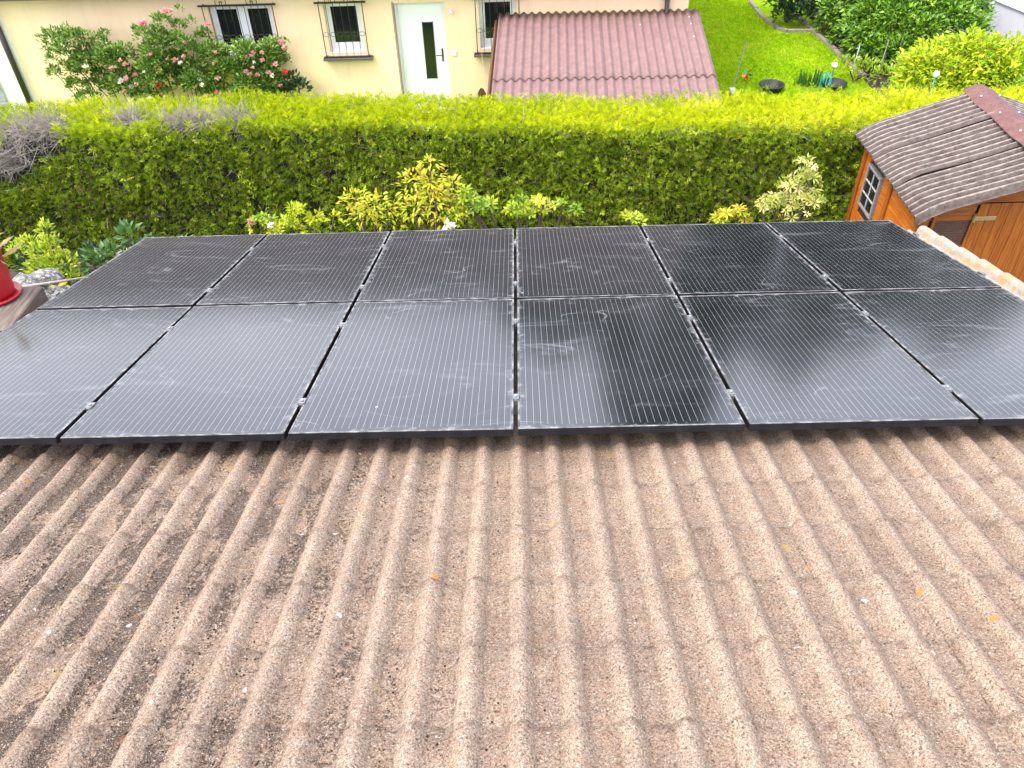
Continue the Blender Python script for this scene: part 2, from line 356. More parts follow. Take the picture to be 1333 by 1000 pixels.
class MB:
    def __init__(s): s.v = []; s.f = []
    def add(s, V, F):
        n = len(s.v); s.v += [tuple(x) for x in V]; s.f += [tuple(i+n for i in f) for f in F]; return s
    def box(s, x0, x1, y0, y1, z0, z1, ch=0):
        if ch <= 0:
            return s.add([(x, y, z) for z in (z0, z1) for y in (y0, y1) for x in (x0, x1)], [(0, 2, 3, 1), (4, 5, 7, 6), (0, 1, 5, 4), (2, 6, 7, 3), (0, 4, 6, 2), (1, 3, 7, 5)])
        bm = bmesh.new(); bmesh.ops.create_cube(bm, size=1)
        for v in bm.verts: v.co = Vector(((x0+x1)/2+v.co.x*(x1-x0), (y0+y1)/2+v.co.y*(y1-y0), (z0+z1)/2+v.co.z*(z1-z0)))
        bmesh.ops.bevel(bm, geom=bm.edges[:], offset=ch, segments=1, affect='EDGES')
        bm.verts.index_update(); s.add([v.co[:] for v in bm.verts], [[v.index for v in f.verts] for f in bm.faces]); bm.free(); return s
    def tube(s, pts, r, n=6, cap=True):
        pts = [Vector(p) for p in pts]; rs = r if isinstance(r, (list, tuple)) else [r]*len(pts); b0 = len(s.v)
        for i, p in enumerate(pts):
            d = (pts[min(i+1, len(pts)-1)]-pts[max(i-1, 0)]).normalized(); a = d.orthogonal().normalized() if abs(d.z) > .95 else d.cross(Vector((0, 0, 1))).normalized(); c = d.cross(a)
            for k in range(n):
                t = 2*math.pi*k/n; s.v.append(tuple(p + (a*math.cos(t)+c*math.sin(t))*rs[i]))
        for i in range(len(pts)-1):
            for k in range(n): s.f.append((b0+i*n+k, b0+i*n+(k+1) % n, b0+(i+1)*n+(k+1) % n, b0+(i+1)*n+k))
        if cap: s.f.append(tuple(b0+k for k in range(n))[::-1]); s.f.append(tuple(b0+(len(pts)-1)*n+k for k in range(n)))
        return s
    def lathe(s, c, prof, n=24):
        b0 = len(s.v)
        for r, z in prof:
            for k in range(n):
                t = 2*math.pi*k/n; s.v.append((c[0]+r*math.cos(t), c[1]+r*math.sin(t), c[2]+z))
        for i in range(len(prof)-1):
            for k in range(n): s.f.append((b0+i*n+k, b0+i*n+(k+1) % n, b0+(i+1)*n+(k+1) % n, b0+(i+1)*n+k))
        return s
    def grid(s, P, flip=False):           # P[i][j] points
        P = np.asarray(P, float); a, b = P.shape[:2]; b0 = len(s.v); s.v += [tuple(x) for x in P.reshape(-1, 3)]
        for i in range(a-1):
            for j in range(b-1):
                q = (b0+i*b+j, b0+i*b+j+1, b0+(i+1)*b+j+1, b0+(i+1)*b+j); s.f.append(q[::-1] if flip else q)
        return s
    def build(s, name, mat, parent=None, world=True, smooth=False, loc=None): return mk(name, s.v, s.f, mat, parent, world, smooth, loc)
def set_attr(me, name, vals, dom='POINT'):
    a = me.attributes.new(name, 'FLOAT', dom); a.data.foreach_set('value', np.asarray(vals, np.float32))

# leaf shapes: (along, across, up) in units of leaf length
LEAF = (np.array([(0, 0, 0), (.45, .24, .06), (1, 0, -.12), (.45, -.24, .06), (.5, 0, -.01)]), [(0, 4, 1), (4, 2, 1), (0, 3, 4), (4, 3, 2)])
LANCE = (np.array([(0, 0, 0), (.4, .17, .05), (.75, .11, -.02), (1, 0, -.2), (.75, -.11, -.02), (.4, -.17, .05)]), [(0, 5, 1), (1, 5, 4, 2), (2, 4, 3)])
NARROW = (np.array([(0, 0, 0), (.5, .10, .04), (1, 0, -.16), (.5, -.10, .04)]), [(0, 3, 1), (3, 2, 1)])
BLADE = (np.array([(0, .03, 0), (0, -.03, 0), (.55, -.022, .02), (.55, .022, .02), (1, 0, -.06)]), [(0, 1, 2, 3), (3, 2, 4)])
def fan(n, spread, ln, wd, seed, stem=.35):
    r = np.random.default_rng(seed); V = []; F = []
    for i in range(n):
        t = (i+.5)/n; side = -1 if i % 2 else 1
        a0 = np.array([stem*t*1.4, 0, 0]); ang = side*spread*(1-.55*t)*(.7+.6*r.random()); L = ln*(.7+.5*r.random())*(1-.25*t)
        d = np.array([math.cos(ang), math.sin(ang), (r.random()-.5)*.7]); q = np.array([-math.sin(ang), math.cos(ang), 0])*wd
        k = len(V); V += [a0, a0+d*L*.45+q, a0+d*L+np.array([0, 0, -.12*L]), a0+d*L*.45-q]; F.append((k, k+3, k+2, k+1))
    return np.array(V), F
SPRAY = [fan(7, 1.1, .66, .052, 3), fan(7, .85, .75, .046, 4), fan(6, 1.3, .66, .058, 5)]
def rosette(n, tilt, seed, wd=.22):
    r = np.random.default_rng(seed); V = []; F = []
    for i in range(n):
        a = 2*math.pi*i/n + r.random()*.5; t = tilt*(.6+.8*r.random()); L = .75+.4*r.random()
        d = np.array([math.sin(t), math.cos(t)*math.cos(a), math.cos(t)*math.sin(a)]); q = np.cross(d, [1, 0, 0]); q /= np.linalg.norm(q); u = np.cross(q, d)
        k = len(V); V += [d*.08, d*L*.55+q*wd*L+u*.03, d*L-np.array([.10, 0, 0]), d*L*.55-q*wd*L+u*.03, d*L*.55]
        F += [(k, k+4, k+1), (k+4, k+2, k+1), (k, k+3, k+4), (k+4, k+3, k+2)]
    return np.array(V), F
ROS = rosette(6, .45, 2, .17); ROS2 = rosette(7, .25, 5, .13)
def unit(a): return a/np.maximum(np.linalg.norm(a, axis=1, keepdims=True), 1e-9)
def leafcloud(name, P, D, N, size, shapes, mat, parent=None, tint=None, stuff=True):
    """one mesh of many leaves: positions, axis, up hint, size"""
    if not isinstance(shapes, list): shapes = [shapes]
    P = np.asarray(P, float); D = unit(np.asarray(D, float)); S = unit(np.cross(np.asarray(N, float), D)+1e-6); U = np.cross(D, S)
    size = np.asarray(size, float).reshape(-1, 1, 1); n = len(P)
    if tint is None: tint = rng.random(n)
    which = rng.integers(0, len(shapes), n); Vs = []; Fs = []; Ts = []; base = 0
    for k, (tv, tf) in enumerate(shapes):
        ix = np.where(which == k)[0]
        if not len(ix): continue
        v = P[ix][:, None, :] + size[ix]*(tv[None, :, 0:1]*D[ix][:, None, :] + tv[None, :, 1:2]*S[ix][:, None, :] + tv[None, :, 2:3]*U[ix][:, None, :])
        Vs.append(v.reshape(-1, 3)); m = len(tv)
        for f in tf:
            Fs += (np.array(f)[None, :] + base + np.arange(len(ix))[:, None]*m).tolist(); Ts.append(tint[ix])
        base += len(ix)*m
    V = np.concatenate(Vs)
    o = mk(name, V, [], mat, parent, loc=None) if False else None
    me = bpy.data.meshes.new(name); o = bpy.data.objects.new(name, me); col.objects.link(o)
    b0 = np.array(wloc(parent)) if parent else V.mean(0)
    if not parent: o.location = b0
    me.from_pydata((V-b0).tolist(), [], Fs); set_attr(me, 'tint', np.concatenate(Ts), 'FACE'); me.materials.append(M[mat])
    if parent: o.parent = parent
    if stuff: o['kind'] = 'stuff'
    return o
def rdir(n): return unit(rng.normal(size=(n, 3)))
def noise3(P, f, seed=0):
    r = np.random.default_rng(seed); s = 0
    for k in range(6):
        a = r.normal(size=3)*f*(1+k*.35); s = s + np.sin(P @ a + r.random()*6.28)/(1+k*.3)
    return s/3.0

# ------------------------------------------------------------------ ground
gx = np.linspace(-40, 60, 101); gy = np.linspace(-30, 110, 141)
gx = np.unique(np.concatenate([gx, np.arange(-8, 8.01, .4)])); gy = np.unique(np.concatenate([gy, np.arange(-3, 13.01, .4)]))
def gh(x, y):
    sm = lambda a, b, t: (lambda u: u*u*(3-2*u))(min(1, max(0, (t-a)/(b-a))))
    bank = (2.90*(1-sm(2.6, 4.8, y)) + 1.35*sm(2.6, 4.8, y))*(1-sm(5.6, 6.6, y))
    return max(bank*(1-sm(-3.62, -3.42, x)), 1.05*sm(3.2, 3.6, y)*(1-sm(5.6, 6.6, y))*(1-sm(3.3, 3.9, x)))
P = [[(x, y, gh(x, y)) for x in gx] for y in gy]
tag(MB().grid(P).build('ground', 'earth', smooth=True, loc=(0, 0, 0)), 'bare brown garden earth under and between everything', 'ground', kind='structure')
P = [[(x, y, .012) for x in np.linspace(3.22, 7.25, 12)] for y in np.linspace(8.0, 40, 40)]
P2 = [[(x, y, .008) for x in np.linspace(-30, 3.22, 24)] for y in np.linspace(8.0, 12.9, 8)]
lawn = MB(); lawn.grid(P); lawn.grid(P2)
tag(lawn.build('lawn', 'lawn'), 'bright green mown lawn beside the cream house', 'lawn', kind='structure')
n = 42000
gxv = rng.uniform(3.25, 7.2, n); gyv = 13.0+10.5*rng.random(n)**1.3
ok = ~((gxv > 6.15) & (gyv > 17.15)); gxv = gxv[ok]; gyv = gyv[ok]; n = len(gxv)
Pg = np.stack([gxv, gyv, np.full(n, .01)], 1); Dg = np.stack([rng.normal(0, 1.1, n), rng.normal(0, 1.1, n), np.ones(n)*.8], 1)
tag(leafcloud('lawn_grass', Pg, Dg, rdir(n), rng.uniform(.05, .10, n), (BLADE[0]*np.array([1, 3, 1]), BLADE[1]), 'grass'), 'short green grass blades of the mown lawn', 'grass')

# ------------------------------------------------------------------ garage with its tiled roof
garage = empty('garage', (0, 0.3, 0), 'low garage building under the brown ribbed concrete tile roof', 'garage')
mb = MB()
zt = lambda y: ZG - y/cS*sS - .25
x0, x1, y0, y1 = -3.05, 3.36, -3.6, 3.18
mb.add([(x0, y0, 0), (x1, y0, 0), (x1, y1, 0), (x0, y1, 0), (x0, y0, zt(y0)), (x1, y0, zt(y0)), (x1, y1, zt(y1)), (x0, y1, zt(y1))], [(0, 1, 5, 4), (1, 2, 6, 5), (2, 3, 7, 6), (3, 0, 4, 7)])
mb.build('wall', 'garage_wall', garage)
mb = MB(); RL, RR, ST, SB = -3.10, 3.40, -3.55, 3.42
def slab(mb, xa, xb, sa, sb, oa, ob):
    V = [rp(x, s, o) for o in (oa, ob) for s in (sa, sb) for x in (xa, xb)]
    mb.add(V, [(0, 2, 3, 1), (4, 5, 7, 6), (0, 1, 5, 4), (2, 6, 7, 3), (0, 4, 6, 2), (1, 3, 7, 5)])
slab(mb, RL, RR-.02, ST, SB-.05, -.235, -.188)
roof = mb.build('roof', 'deck', garage)
TW, TE, TL = .31, .31, .385        # cover width, exposed length, tile length
RH, RW = .033, .041                # rib height and half width
def prof(x):
    h = 0
    for c in (.050, .205):
        t = abs(x-c)/RW
        if t < 1: h = max(h, RH*(.45*(1-t*t)**.55 + .55*(.5+.5*math.cos(math.pi*t))**.75))
    return h
def tile_mesh(seed, verge=False):
    r = np.random.default_rng(seed); xs = [0]
    for c in (.050, .205):
        xs += [c+RW*t for t in (-.98, -.85, -.68, -.5, -.32, -.15, 0, .15, .32, .5, .68, .85, .98)]
        xs += [c+RW+.016, c+RW+.036]
    xs = sorted(set(round(x, 4) for x in xs if 0 <= x < .29)) + [.318 if not verge else .300]
    if verge: xs = [x for x in xs if x < .110] + [.118, .124, .132, .142, .154, .167, .180, .192, .202, .209, .212]
    ys = [0, .075, .15, .225, .30, .35, .376, TL]
    V = []; val = []; edg = []; ph = r.random(8)*6.28
    amp = .0008
    for j, y in enumerate(ys):
        wob = .0012*math.sin(ph[5]+y*7)
        for i, x in enumerate(xs):
            h = prof(x)
            if verge and x >= .110:
                t = (x-.165)/.047; h = max(0, .052*math.sqrt(max(0, 1-t*t))) + .012*min(1, y/.3)
            z = h + amp*(math.sin(x*90+ph[0]+y*30)+math.sin(y*47+ph[1]+x*33)+.6*math.sin(x*210+y*160+ph[2]))
            if y == TL: z -= .003
            yy = y + (.002*math.sin(x*55+ph[3])+.0016*math.sin(x*140+ph[4]) if j >= 6 else 0)
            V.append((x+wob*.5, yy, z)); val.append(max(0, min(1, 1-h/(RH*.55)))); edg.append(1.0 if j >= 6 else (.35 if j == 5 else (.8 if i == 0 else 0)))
    nx = len(xs); F = []
    for j in range(len(ys)-1):
        for i in range(nx-1): a = j*nx+i; F.append((a, a+1, a+nx+1, a+nx))
    def skirt(idx, dz, flip):
        k = len(V)
        for i in idx: x, y, z = V[i]; V.append((x, y, z-dz)); val.append(val[i]); edg.append(1)
        for q in range(len(idx)-1):
            f = (idx[q], idx[q+1], k+q+1, k+q); F.append(f[::-1] if flip else f)
    skirt([(len(ys)-1)*nx+i for i in range(nx)], .008, True)
    skirt([j*nx for j in range(len(ys))], .012, True)
    skirt([j*nx+nx-1 for j in range(len(ys))], .012 if not verge else .11, False)
    me = bpy.data.meshes.new('roof_tile'); me.from_pydata(V, [], F); me.update()
    me.polygons.foreach_set('use_smooth', [True]*len(me.polygons))
    me.set_sharp_from_angle(angle=R(50))
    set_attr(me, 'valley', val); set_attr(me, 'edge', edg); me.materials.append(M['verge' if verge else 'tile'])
    return me
TM = [tile_mesh(100+i) for i in range(10)]; VM = [tile_mesh(300+i, True) for i in range(4)]
TILT = math.atan2(.0076, TE); VOFF = -.152
C0 = .115 - 11*TW                   # left edge of the first column
ncol = 21; rows = range(-11, 12)
hidden = []
for r_ in rows:
    s_tail = .07 + r_*TE
    for c_ in range(ncol+1):
        verge = c_ == ncol
        x = C0 + c_*TW
        if x + TW < RL+.05 or x > RR: continue
        me = random.choice(TM)
        head = s_tail - TL
        if head < ST-.1: continue
        wpos = rp(x, head, VOFF - .003 + random.uniform(-.0015, .0015))
        rot = (-SLOPE+TILT+random.uniform(-.004, .004), random.uniform(-.003, .003), random.uniform(-.0022, .0022))
        if x > RR - .10: continue
        if s_tail > .75 and s_tail < 3.3 and x < 2.6: hidden.append((me, wpos, rot)); continue
        if x > RR - .30: me = random.choice(VM)
        o = bpy.data.objects.new('roof_tile' if me in TM else 'verge_tile', me); col.objects.link(o); o.parent = roof
        o.location = wpos - wloc(roof); o.rotation_euler = rot
hb = bmesh.new()
bmH = bpy.data.meshes.new('tiles_under_panels'); Vh = []; Fh = []; va = []; ea = []
for me, wp, rot in hidden:
    from mathutils import Euler
    m = Matrix.Translation(wp) @ Euler(rot).to_matrix().to_4x4(); k = len(Vh)
    Vh += [tuple(m @ v.co) for v in me.vertices]; Fh += [tuple(i+k for i in p.vertices) for p in me.polygons]
    va += [d.value for d in me.attributes['valley'].data]; ea += [d.value for d in me.attributes['edge'].data]
hb.free()
o = mk('tiles_under_panels', Vh, Fh, 'tile', roof, smooth=True); set_attr(o.data, 'valley', va); set_attr(o.data, 'edge', ea); o['kind'] = 'stuff'
o['label'] = 'tiles lying in the shade under the solar panels'
# moss crumbs and grit caught in the water courses, thickest on the left
cb = MB(); cb2 = MB(); tries = 0; made = 0
while made < 14000 and tries < 90000:
    tries += 1
    x = random.uniform(-2.9, 3.0); s_ = random.uniform(-2.0, .25)
    lx = (x - C0) % TW
    d_ = min(abs(lx-q) for q in (.105, .260)); 
    if not (.094 < lx < .160 or .249 < lx < .305): continue
    side_ = max(.07, min(1, (1.0-x)/2.6)); fld = .5+.5*math.sin(x*5.1+s_*2.3)*math.sin(s_*3.7-x*1.9+1)+.25*math.sin(s_*9+x*13)
    near = max(0, 1-d_/.05)
    if random.random() > side_*side_*max(0, fld-.1)*(.2+.8*near)*1.3: continue
    k_ = math.ceil((s_-.07)/TE); yy = s_-(.07+k_*TE-TL); off = VOFF-.003+yy*math.tan(TILT)
    r = random.choice((.0016, .002, .002, .0028, .0028, .004)); a_ = random.random()*3.1; ca, sa = math.cos(a_)*r, math.sin(a_)*r
    c_ = rp(x, s_, off+r*.3); h_ = r*random.uniform(.5, 1.0)
    V = [c_+Vector((ca*1.3, sa*1.3, 0)), c_+Vector((-sa, ca, 0)), c_+Vector((-ca*1.2, -sa*1.2, 0)), c_+Vector((sa, -ca, 0)), c_+Vector((ca*.3, 0, h_))]
    (cb if random.random() < .72 else cb2).add(V, [(0, 1, 4), (1, 2, 4), (2, 3, 4), (3, 0, 4)]); made += 1
o = cb.build('moss_crumbs', simple('dark_moss_crumbs', (.028, .02, .015), 1, .6, 40, 0, 0, .1), roof); o['kind'] = 'stuff'
o = cb2.build('loose_grit', simple('pale_loose_grit', (.30, .25, .20), 1, .4, 40, 0, 0, .1), roof); o['kind'] = 'stuff'
# eaves gutter
mb = MB(); a = rp(0, SB-.02, -.24)
gp = [[(x, a.y+.07+.065*math.cos(t), a.z-.005-.065*math.sin(t)) for t in np.linspace(math.pi, 2*math.pi, 9)[::-1]*-1+2*math.pi] for x in (-3.1, 3.42)]
mb.grid(gp); mb.build('gutter', 'pipe', garage, smooth=True)

# ------------------------------------------------------------------ mounting rails and clamps
PW, PL, GX, GL = 1.0, 1.682, 1.02, 1.7065
rack = empty('mounting_rack', rp(0, 1.7, -.10), 'aluminium rails and clamps that hold the solar panels on the roof', 'mounting rack')
for s in (.31, 1.30, 1.985, 2.95):
    mb = MB(); slab(mb, -3.08, 3.08, s-.02, s+.02, -.085, -.0365); mb.build('rail', 'alu', rack)
    for i in range(-2, 3):
        mb = MB(); x = i*GX
        slab(mb, x-.0085, x+.0085, s-.035, s+.035, -.036, .0005)
        slab(mb, x-.015, x+.015, s-.026, s+.026, .0012, .0045)
        mb.build('clamp', 'alu', rack)
        bo = MB(); bo.lathe(rp(x, s, .0045), [(.0085, 0), (.0085, .007), (.004, .008), (.0, .005)], 8); bo.build('bolt', 'alu', rack)
    for x in (-3.07, 3.07):
        mb = MB(); slab(mb, x-.012, x+.012, s-.03, s+.03, -.036, .004); mb.build('end_clamp', 'alu', rack)
for s in (.31, 1.30, 1.985, 2.95):
    for x in np.arange(-2.6, 3.0, 1.24):
        mb = MB(); slab(mb, x-.02, x+.02, s-.015, s+.03, -.145, -.085); mb.build('roof_hook', 'alu', rack)

# ------------------------------------------------------------------ solar panels
def make_panel_meshes():
    fr = MB(); hw, hl, t, dp = PW/2, PL/2, .010, .036
    def bx(a, b, c, d): fr.box(a, b, c, d, -dp, 0, .0012)
    bx(-hw, hw, -hl, -hl+t); bx(-hw, hw, hl-t, hl); bx(-hw, -hw+t, -hl+t, hl-t); bx(hw-t, hw, -hl+t, hl-t)
    me = bpy.data.meshes.new('frame'); me.from_pydata(fr.v, [], fr.f); me.materials.append(M['frame'])
    g = MB(); g.box(-hw+t-.002, hw-t+.002, -hl+t-.002, hl-t+.002, -.008, -.0018); 
    mg = bpy.data.meshes.new('glass'); mg.from_pydata(g.v, [], g.f); mg.materials.append(M['glass'])
    bk = MB(); bk.box(-hw+t, hw-t, -hl+t, hl-t, -.012, -.0085); mk_ = bpy.data.meshes.new('backsheet'); mk_.from_pydata(bk.v, [], bk.f); mk_.materials.append(M['dark'])
    return me, mg, mk_
pf, pg_, pbk = make_panel_meshes()
ordn = ['leftmost', 'second from the left', 'third from the left', 'third from the right', 'second from the right', 'rightmost']
for r_ in range(2):
    for c_ in range(6):
        lab = f"black solar panel, {ordn[c_]} in the {'front row by the bare tiles' if r_ == 0 else 'back row along the eaves'}"
        t = empty('solar_panel', rp((c_-2.5)*GX, PL/2+r_*GL, 0), lab, 'solar panel', 'solar panels on the tiled roof', (-SLOPE+random.uniform(-.0035, .0035), random.uniform(-.004, .004), random.uniform(-.001, .001)))
        for nm, me in (('frame', pf), ('glass', pg_), ('backsheet', pbk)):
            o = bpy.data.objects.new(nm, me); col.objects.link(o); o.parent = t

# ------------------------------------------------------------------ clipped thuja hedge
HX0, HX1, HY0, HY1, HZ = -9.5, 9.5, 6.5, 7.38, 2.57
hedge = empty('clipped_hedge', (0, 7.2, 0), 'long clipped conifer hedge with yellow green top behind the solar panels', 'hedge')
def top_profile(x): return np.interp(x, [-9.5, -6, -5, -3.5, -2.5, -1.4, 0, 1, 2.2, 3.2, 4, 5, 6.5, 9.5], [2.60, 2.60, 2.62, 2.65, 2.64, 2.59, 2.54, 2.49, 2.47, 2.47, 2.47, 2.48, 2.49, 2.48]) + .012*np.sin(x*3.1)
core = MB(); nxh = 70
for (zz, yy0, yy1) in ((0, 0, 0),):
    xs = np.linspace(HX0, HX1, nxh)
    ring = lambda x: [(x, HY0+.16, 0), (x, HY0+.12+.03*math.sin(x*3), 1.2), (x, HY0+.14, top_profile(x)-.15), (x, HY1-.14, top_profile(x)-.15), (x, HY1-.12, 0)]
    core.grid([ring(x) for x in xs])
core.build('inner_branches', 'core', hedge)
dead_spots = [(-5.75, 6.75, 2.52, .5, .28), (-4.6, 6.85, 2.62, .24, .18), (-3.85, 6.7, 2.63, .36, .15), (-3.3, 6.72, 2.63, .26, .12), (-6.2, 6.55, 2.25, .42, .28)]
def deadness(Pp):
    d = np.zeros(len(Pp))
    for x, y, z, rx, rz in dead_spots:
        q = ((Pp[:, 0]-x)/rx)**2 + ((Pp[:, 1]-y)/(rz*1.2))**2 + ((Pp[:, 2]-z)/(rz*1.1))**2
        d = np.maximum(d, np.clip(1.35-q, 0, 1))
    return d
# front face
def front(n):
    x = rng.uniform(HX0, HX1, n); z = .35+(top_profile(x)-.35)*rng.random(n)**.75
    Pp = np.stack([x, np.full(n, HY0), z], 1)
    lump = noise3(Pp, 3.2, 1)*.07 + noise3(Pp, 9, 2)*.035
    Pp[:, 1] += lump + rng.uniform(-.02, .15, n) + .04*np.clip((z-top_profile(x)+.10)/.10, 0, 1)**2
    return Pp, lump
Pf, lump = front(98000)
hole = noise3(Pf*np.array([1, .2, 1]), 5.5, 8)
keep = (rng.random(len(Pf)) > np.clip((hole-.42)*2.4, 0, .95)) & (rng.random(len(Pf)) > deadness(Pf)*1.4)
Pf = Pf[keep]; nF = len(Pf)
zrel = (Pf[:, 2]-.4)/(top_profile(Pf[:, 0])-.4)
Df = rdir(nF)*.75 + np.array([0, -.75, .25]); Nf = rdir(nF)+np.array([0, -.4, .8])
patch = noise3(Pf, 2.0, 21)
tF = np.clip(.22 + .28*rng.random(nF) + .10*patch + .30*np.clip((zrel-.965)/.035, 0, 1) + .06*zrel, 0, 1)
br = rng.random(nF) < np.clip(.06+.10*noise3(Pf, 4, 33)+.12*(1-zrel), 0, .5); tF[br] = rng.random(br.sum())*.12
hot = rng.random(nF) < .16; tF[hot] = np.clip(tF[hot]+.42, 0, 1)
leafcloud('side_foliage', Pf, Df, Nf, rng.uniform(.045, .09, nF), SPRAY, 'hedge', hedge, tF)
# top
n = 52000
x = rng.uniform(HX0, HX1, n); y = rng.uniform(HY0+.01, HY1+.03, n)
Pt = np.stack([x, y, top_profile(x)], 1); Pt[:, 2] += noise3(Pt, 4, 5)*.035 + rng.uniform(-.13, .03, n) - .04*np.clip((HY0+.08-y)/.1, 0, 1)**2
kp = rng.random(n) > deadness(Pt)*1.35; Pt = Pt[kp]; n = len(Pt)
Dt = rdir(n)*.85+np.array([0, -.12, .62])
tT = np.clip(.16+.6*rng.random(n)+.22*np.clip((Pt[:, 0]-1)/4, -.8, 1)+.08*noise3(Pt, 3, 9), 0, 1)
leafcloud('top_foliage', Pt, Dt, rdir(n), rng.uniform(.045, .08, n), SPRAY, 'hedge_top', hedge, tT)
n = 260; x = rng.uniform(HX0, HX1, n); y = rng.uniform(HY0, HY1, n); Ps = np.stack([x, y, top_profile(x)-.03], 1)
leafcloud('stray_shoots', Ps, rdir(n)*.45+np.array([0, 0, 1.0]), rdir(n), rng.uniform(.10, .17, n), SPRAY, 'hedge_top', hedge, .2+.6*rng.random(n))
# back face, thin
n = 9000; x = rng.uniform(HX0, HX1, n); Pb = np.stack([x, HY1+rng.uniform(-.1, .04, n), rng.uniform(.3, HZ, n)], 1)
leafcloud('back_foliage', Pb, rdir(n)*.7+np.array([0, .8, .2]), rdir(n), rng.uniform(.08, .13, n), SPRAY, 'hedge', hedge, .3+.3*rng.random(n))
# bare grey twigs in the dead patches and a few brown sprays
def twigs(n, pick, lo=.08, hi=.24):
    V = []; F = []
    for i in range(n):
        p = pick(); d = Vector(rng.normal(size=3)*.8) + Vector((0, -.35, .55)); d.normalize(); L = random.uniform(lo, hi); q = d.orthogonal().normalized(); q2 = d.cross(q); r = random.uniform(.0022, .0042)
        bend = Vector(rng.normal(size=3))*.03; m = p + d*L*.55 + bend; e = p + d*L + bend*2.2; k = len(V)
        for c, rr in ((p, r), (m, r*.8), (e, r*.35)):
            for t in (0, 2.1, 4.2): V.append(c + (q*math.cos(t)+q2*math.sin(t))*rr)
        for a in (0, 3):
            for j in range(3): F.append((k+a+j, k+a+(j+1) % 3, k+a+3+(j+1) % 3, k+a+3+j))
    return V, F
def pick_dead():
    x, y, z, rx, rz = random.choices(dead_spots, [40, 9, 18, 9, 26])[0]
    while True:
        u = rng.normal(size=3)*.5
        if u @ u < 1.1: break
    X, Y, Z = x+u[0]*rx, y+u[1]*rz, z+u[2]*rz*.7
    Z = min(Z, top_profile(X)-.01); Y = max(Y, HY0+.02)
    if Y > HY0+.25: Z = max(Z, top_profile(X)-.13)
    return Vector((X, Y, Z))
V, F = twigs(3000, pick_dead); mk('dead_twigs', V, F, 'twig', hedge)['kind'] = 'stuff'
hs_ = Pf[(noise3(Pf*np.array([1, .2, 1]), 5.5, 8) > .25)]
def pick_hole():
    p = hs_[rng.integers(len(hs_))]; return Vector((p[0], p[1]+random.uniform(0, .08), p[2]))
V, F = twigs(2600, pick_hole, .03, .09); mk('inner_twigs', V, F, 'twig', hedge)['kind'] = 'stuff'
tb = MB()
for i in range(24):
    x = HX0+.4+i*.8; tb.tube([(x, 7.05, 0), (x+.02, 7.03, 1.0), (x, 7.05, 1.9)], [.05, .04, .02], 6)
tb.build('stems', 'bark', hedge)['kind'] = 'stuff'

# ------------------------------------------------------------------ cream house
HYW = 13.0
house = empty('house', (-3, 15, 0), 'cream rendered house with barred windows and white door behind the hedge', 'house')
def wall_open(x0, x1, z0, z1, ops, Y, depth):
    mb = MB(); xs = sorted({x0, x1, *[q for o in ops for q in o[:2]]}); zs = sorted({z0, z1, *[q for o in ops for q in o[2:]]})
    for i in range(len(xs)-1):
        for j in range(len(zs)-1):
            cx_, cz_ = (xs[i]+xs[i+1])/2, (zs[j]+zs[j+1])/2
            if any(o[0] < cx_ < o[1] and o[2] < cz_ < o[3] for o in ops): continue
            mb.add([(xs[i], Y, zs[j]), (xs[i+1], Y, zs[j]), (xs[i+1], Y, zs[j+1]), (xs[i], Y, zs[j+1])], [(0, 1, 2, 3)])
    for a, b_, c, d in ops:
        mb.add([(a, Y, c), (b_, Y, c), (b_, Y, d), (a, Y, d), (a, Y+depth, c), (b_, Y+depth, c), (b_, Y+depth, d), (a, Y+depth, d)], [(0, 4, 5, 1), (1, 5, 6, 2), (2, 6, 7, 3), (3, 7, 4, 0)])
    return mb
W1 = (-5.55, -4.40, 1.24, 2.13); W2 = (-3.45, -2.78, 1.24, 2.13); W3 = (-.62, .05, 1.24, 2.13); DR = (-2.17, -1.25, .03, 2.09)
mb = wall_open(-9.35, 3.19, 0, 2.72, [W1, W2, W3, DR], HYW, .16)
mb.add([(-9.35, 13, 0), (-9.35, 20.5, 0), (-9.35, 20.5, 2.72), (-9.35, 13, 2.72), (3.19, 13, 0), (3.19, 20.5, 0), (3.19, 20.5, 2.72), (3.19, 13, 2.72)], [(0, 3, 2, 1), (4, 5, 6, 7), (1, 2, 6, 5)])
mb.build('wall', 'render', house)
mb = MB()  # neighbouring white wall on the far left with its grey slatted shutter
mb.box(-14, -9.56, 13.02, 20.4, 0, 2.72); mb.build('side_wall', 'render2', house)
sh = MB()
for k in range(14): sh.add([(-11.2, 12.99-.012, .15+k*.07), (-9.93, 12.99-.012, .15+k*.07), (-9.93, 12.985, .15+k*.07+.062), (-11.2, 12.985, .15+k*.07+.062)], [(0, 1, 2, 3)])
sh.build('shutter', simple('grey_shutter', (.30, .30, .31), .6), house)
rf = MB(); e = .52
e = .36
rf.add([(-14.5, 13-e, 2.46), (3.7, 13-e, 2.46), (3.7, 16.9, 4.9), (-14.5, 16.9, 4.9), (3.7, 21.2, 2.46), (-14.5, 21.2, 2.46), (-14.5, 13-e, 2.40), (3.7, 13-e, 2.40), (3.7, 13.0, 2.60), (-14.5, 13.0, 2.60)],
       [(0, 1, 2, 3), (3, 2, 4, 5), (0, 6, 7, 1), (6, 9, 8, 7)])
rf.build('roof', 'houseroof', house)
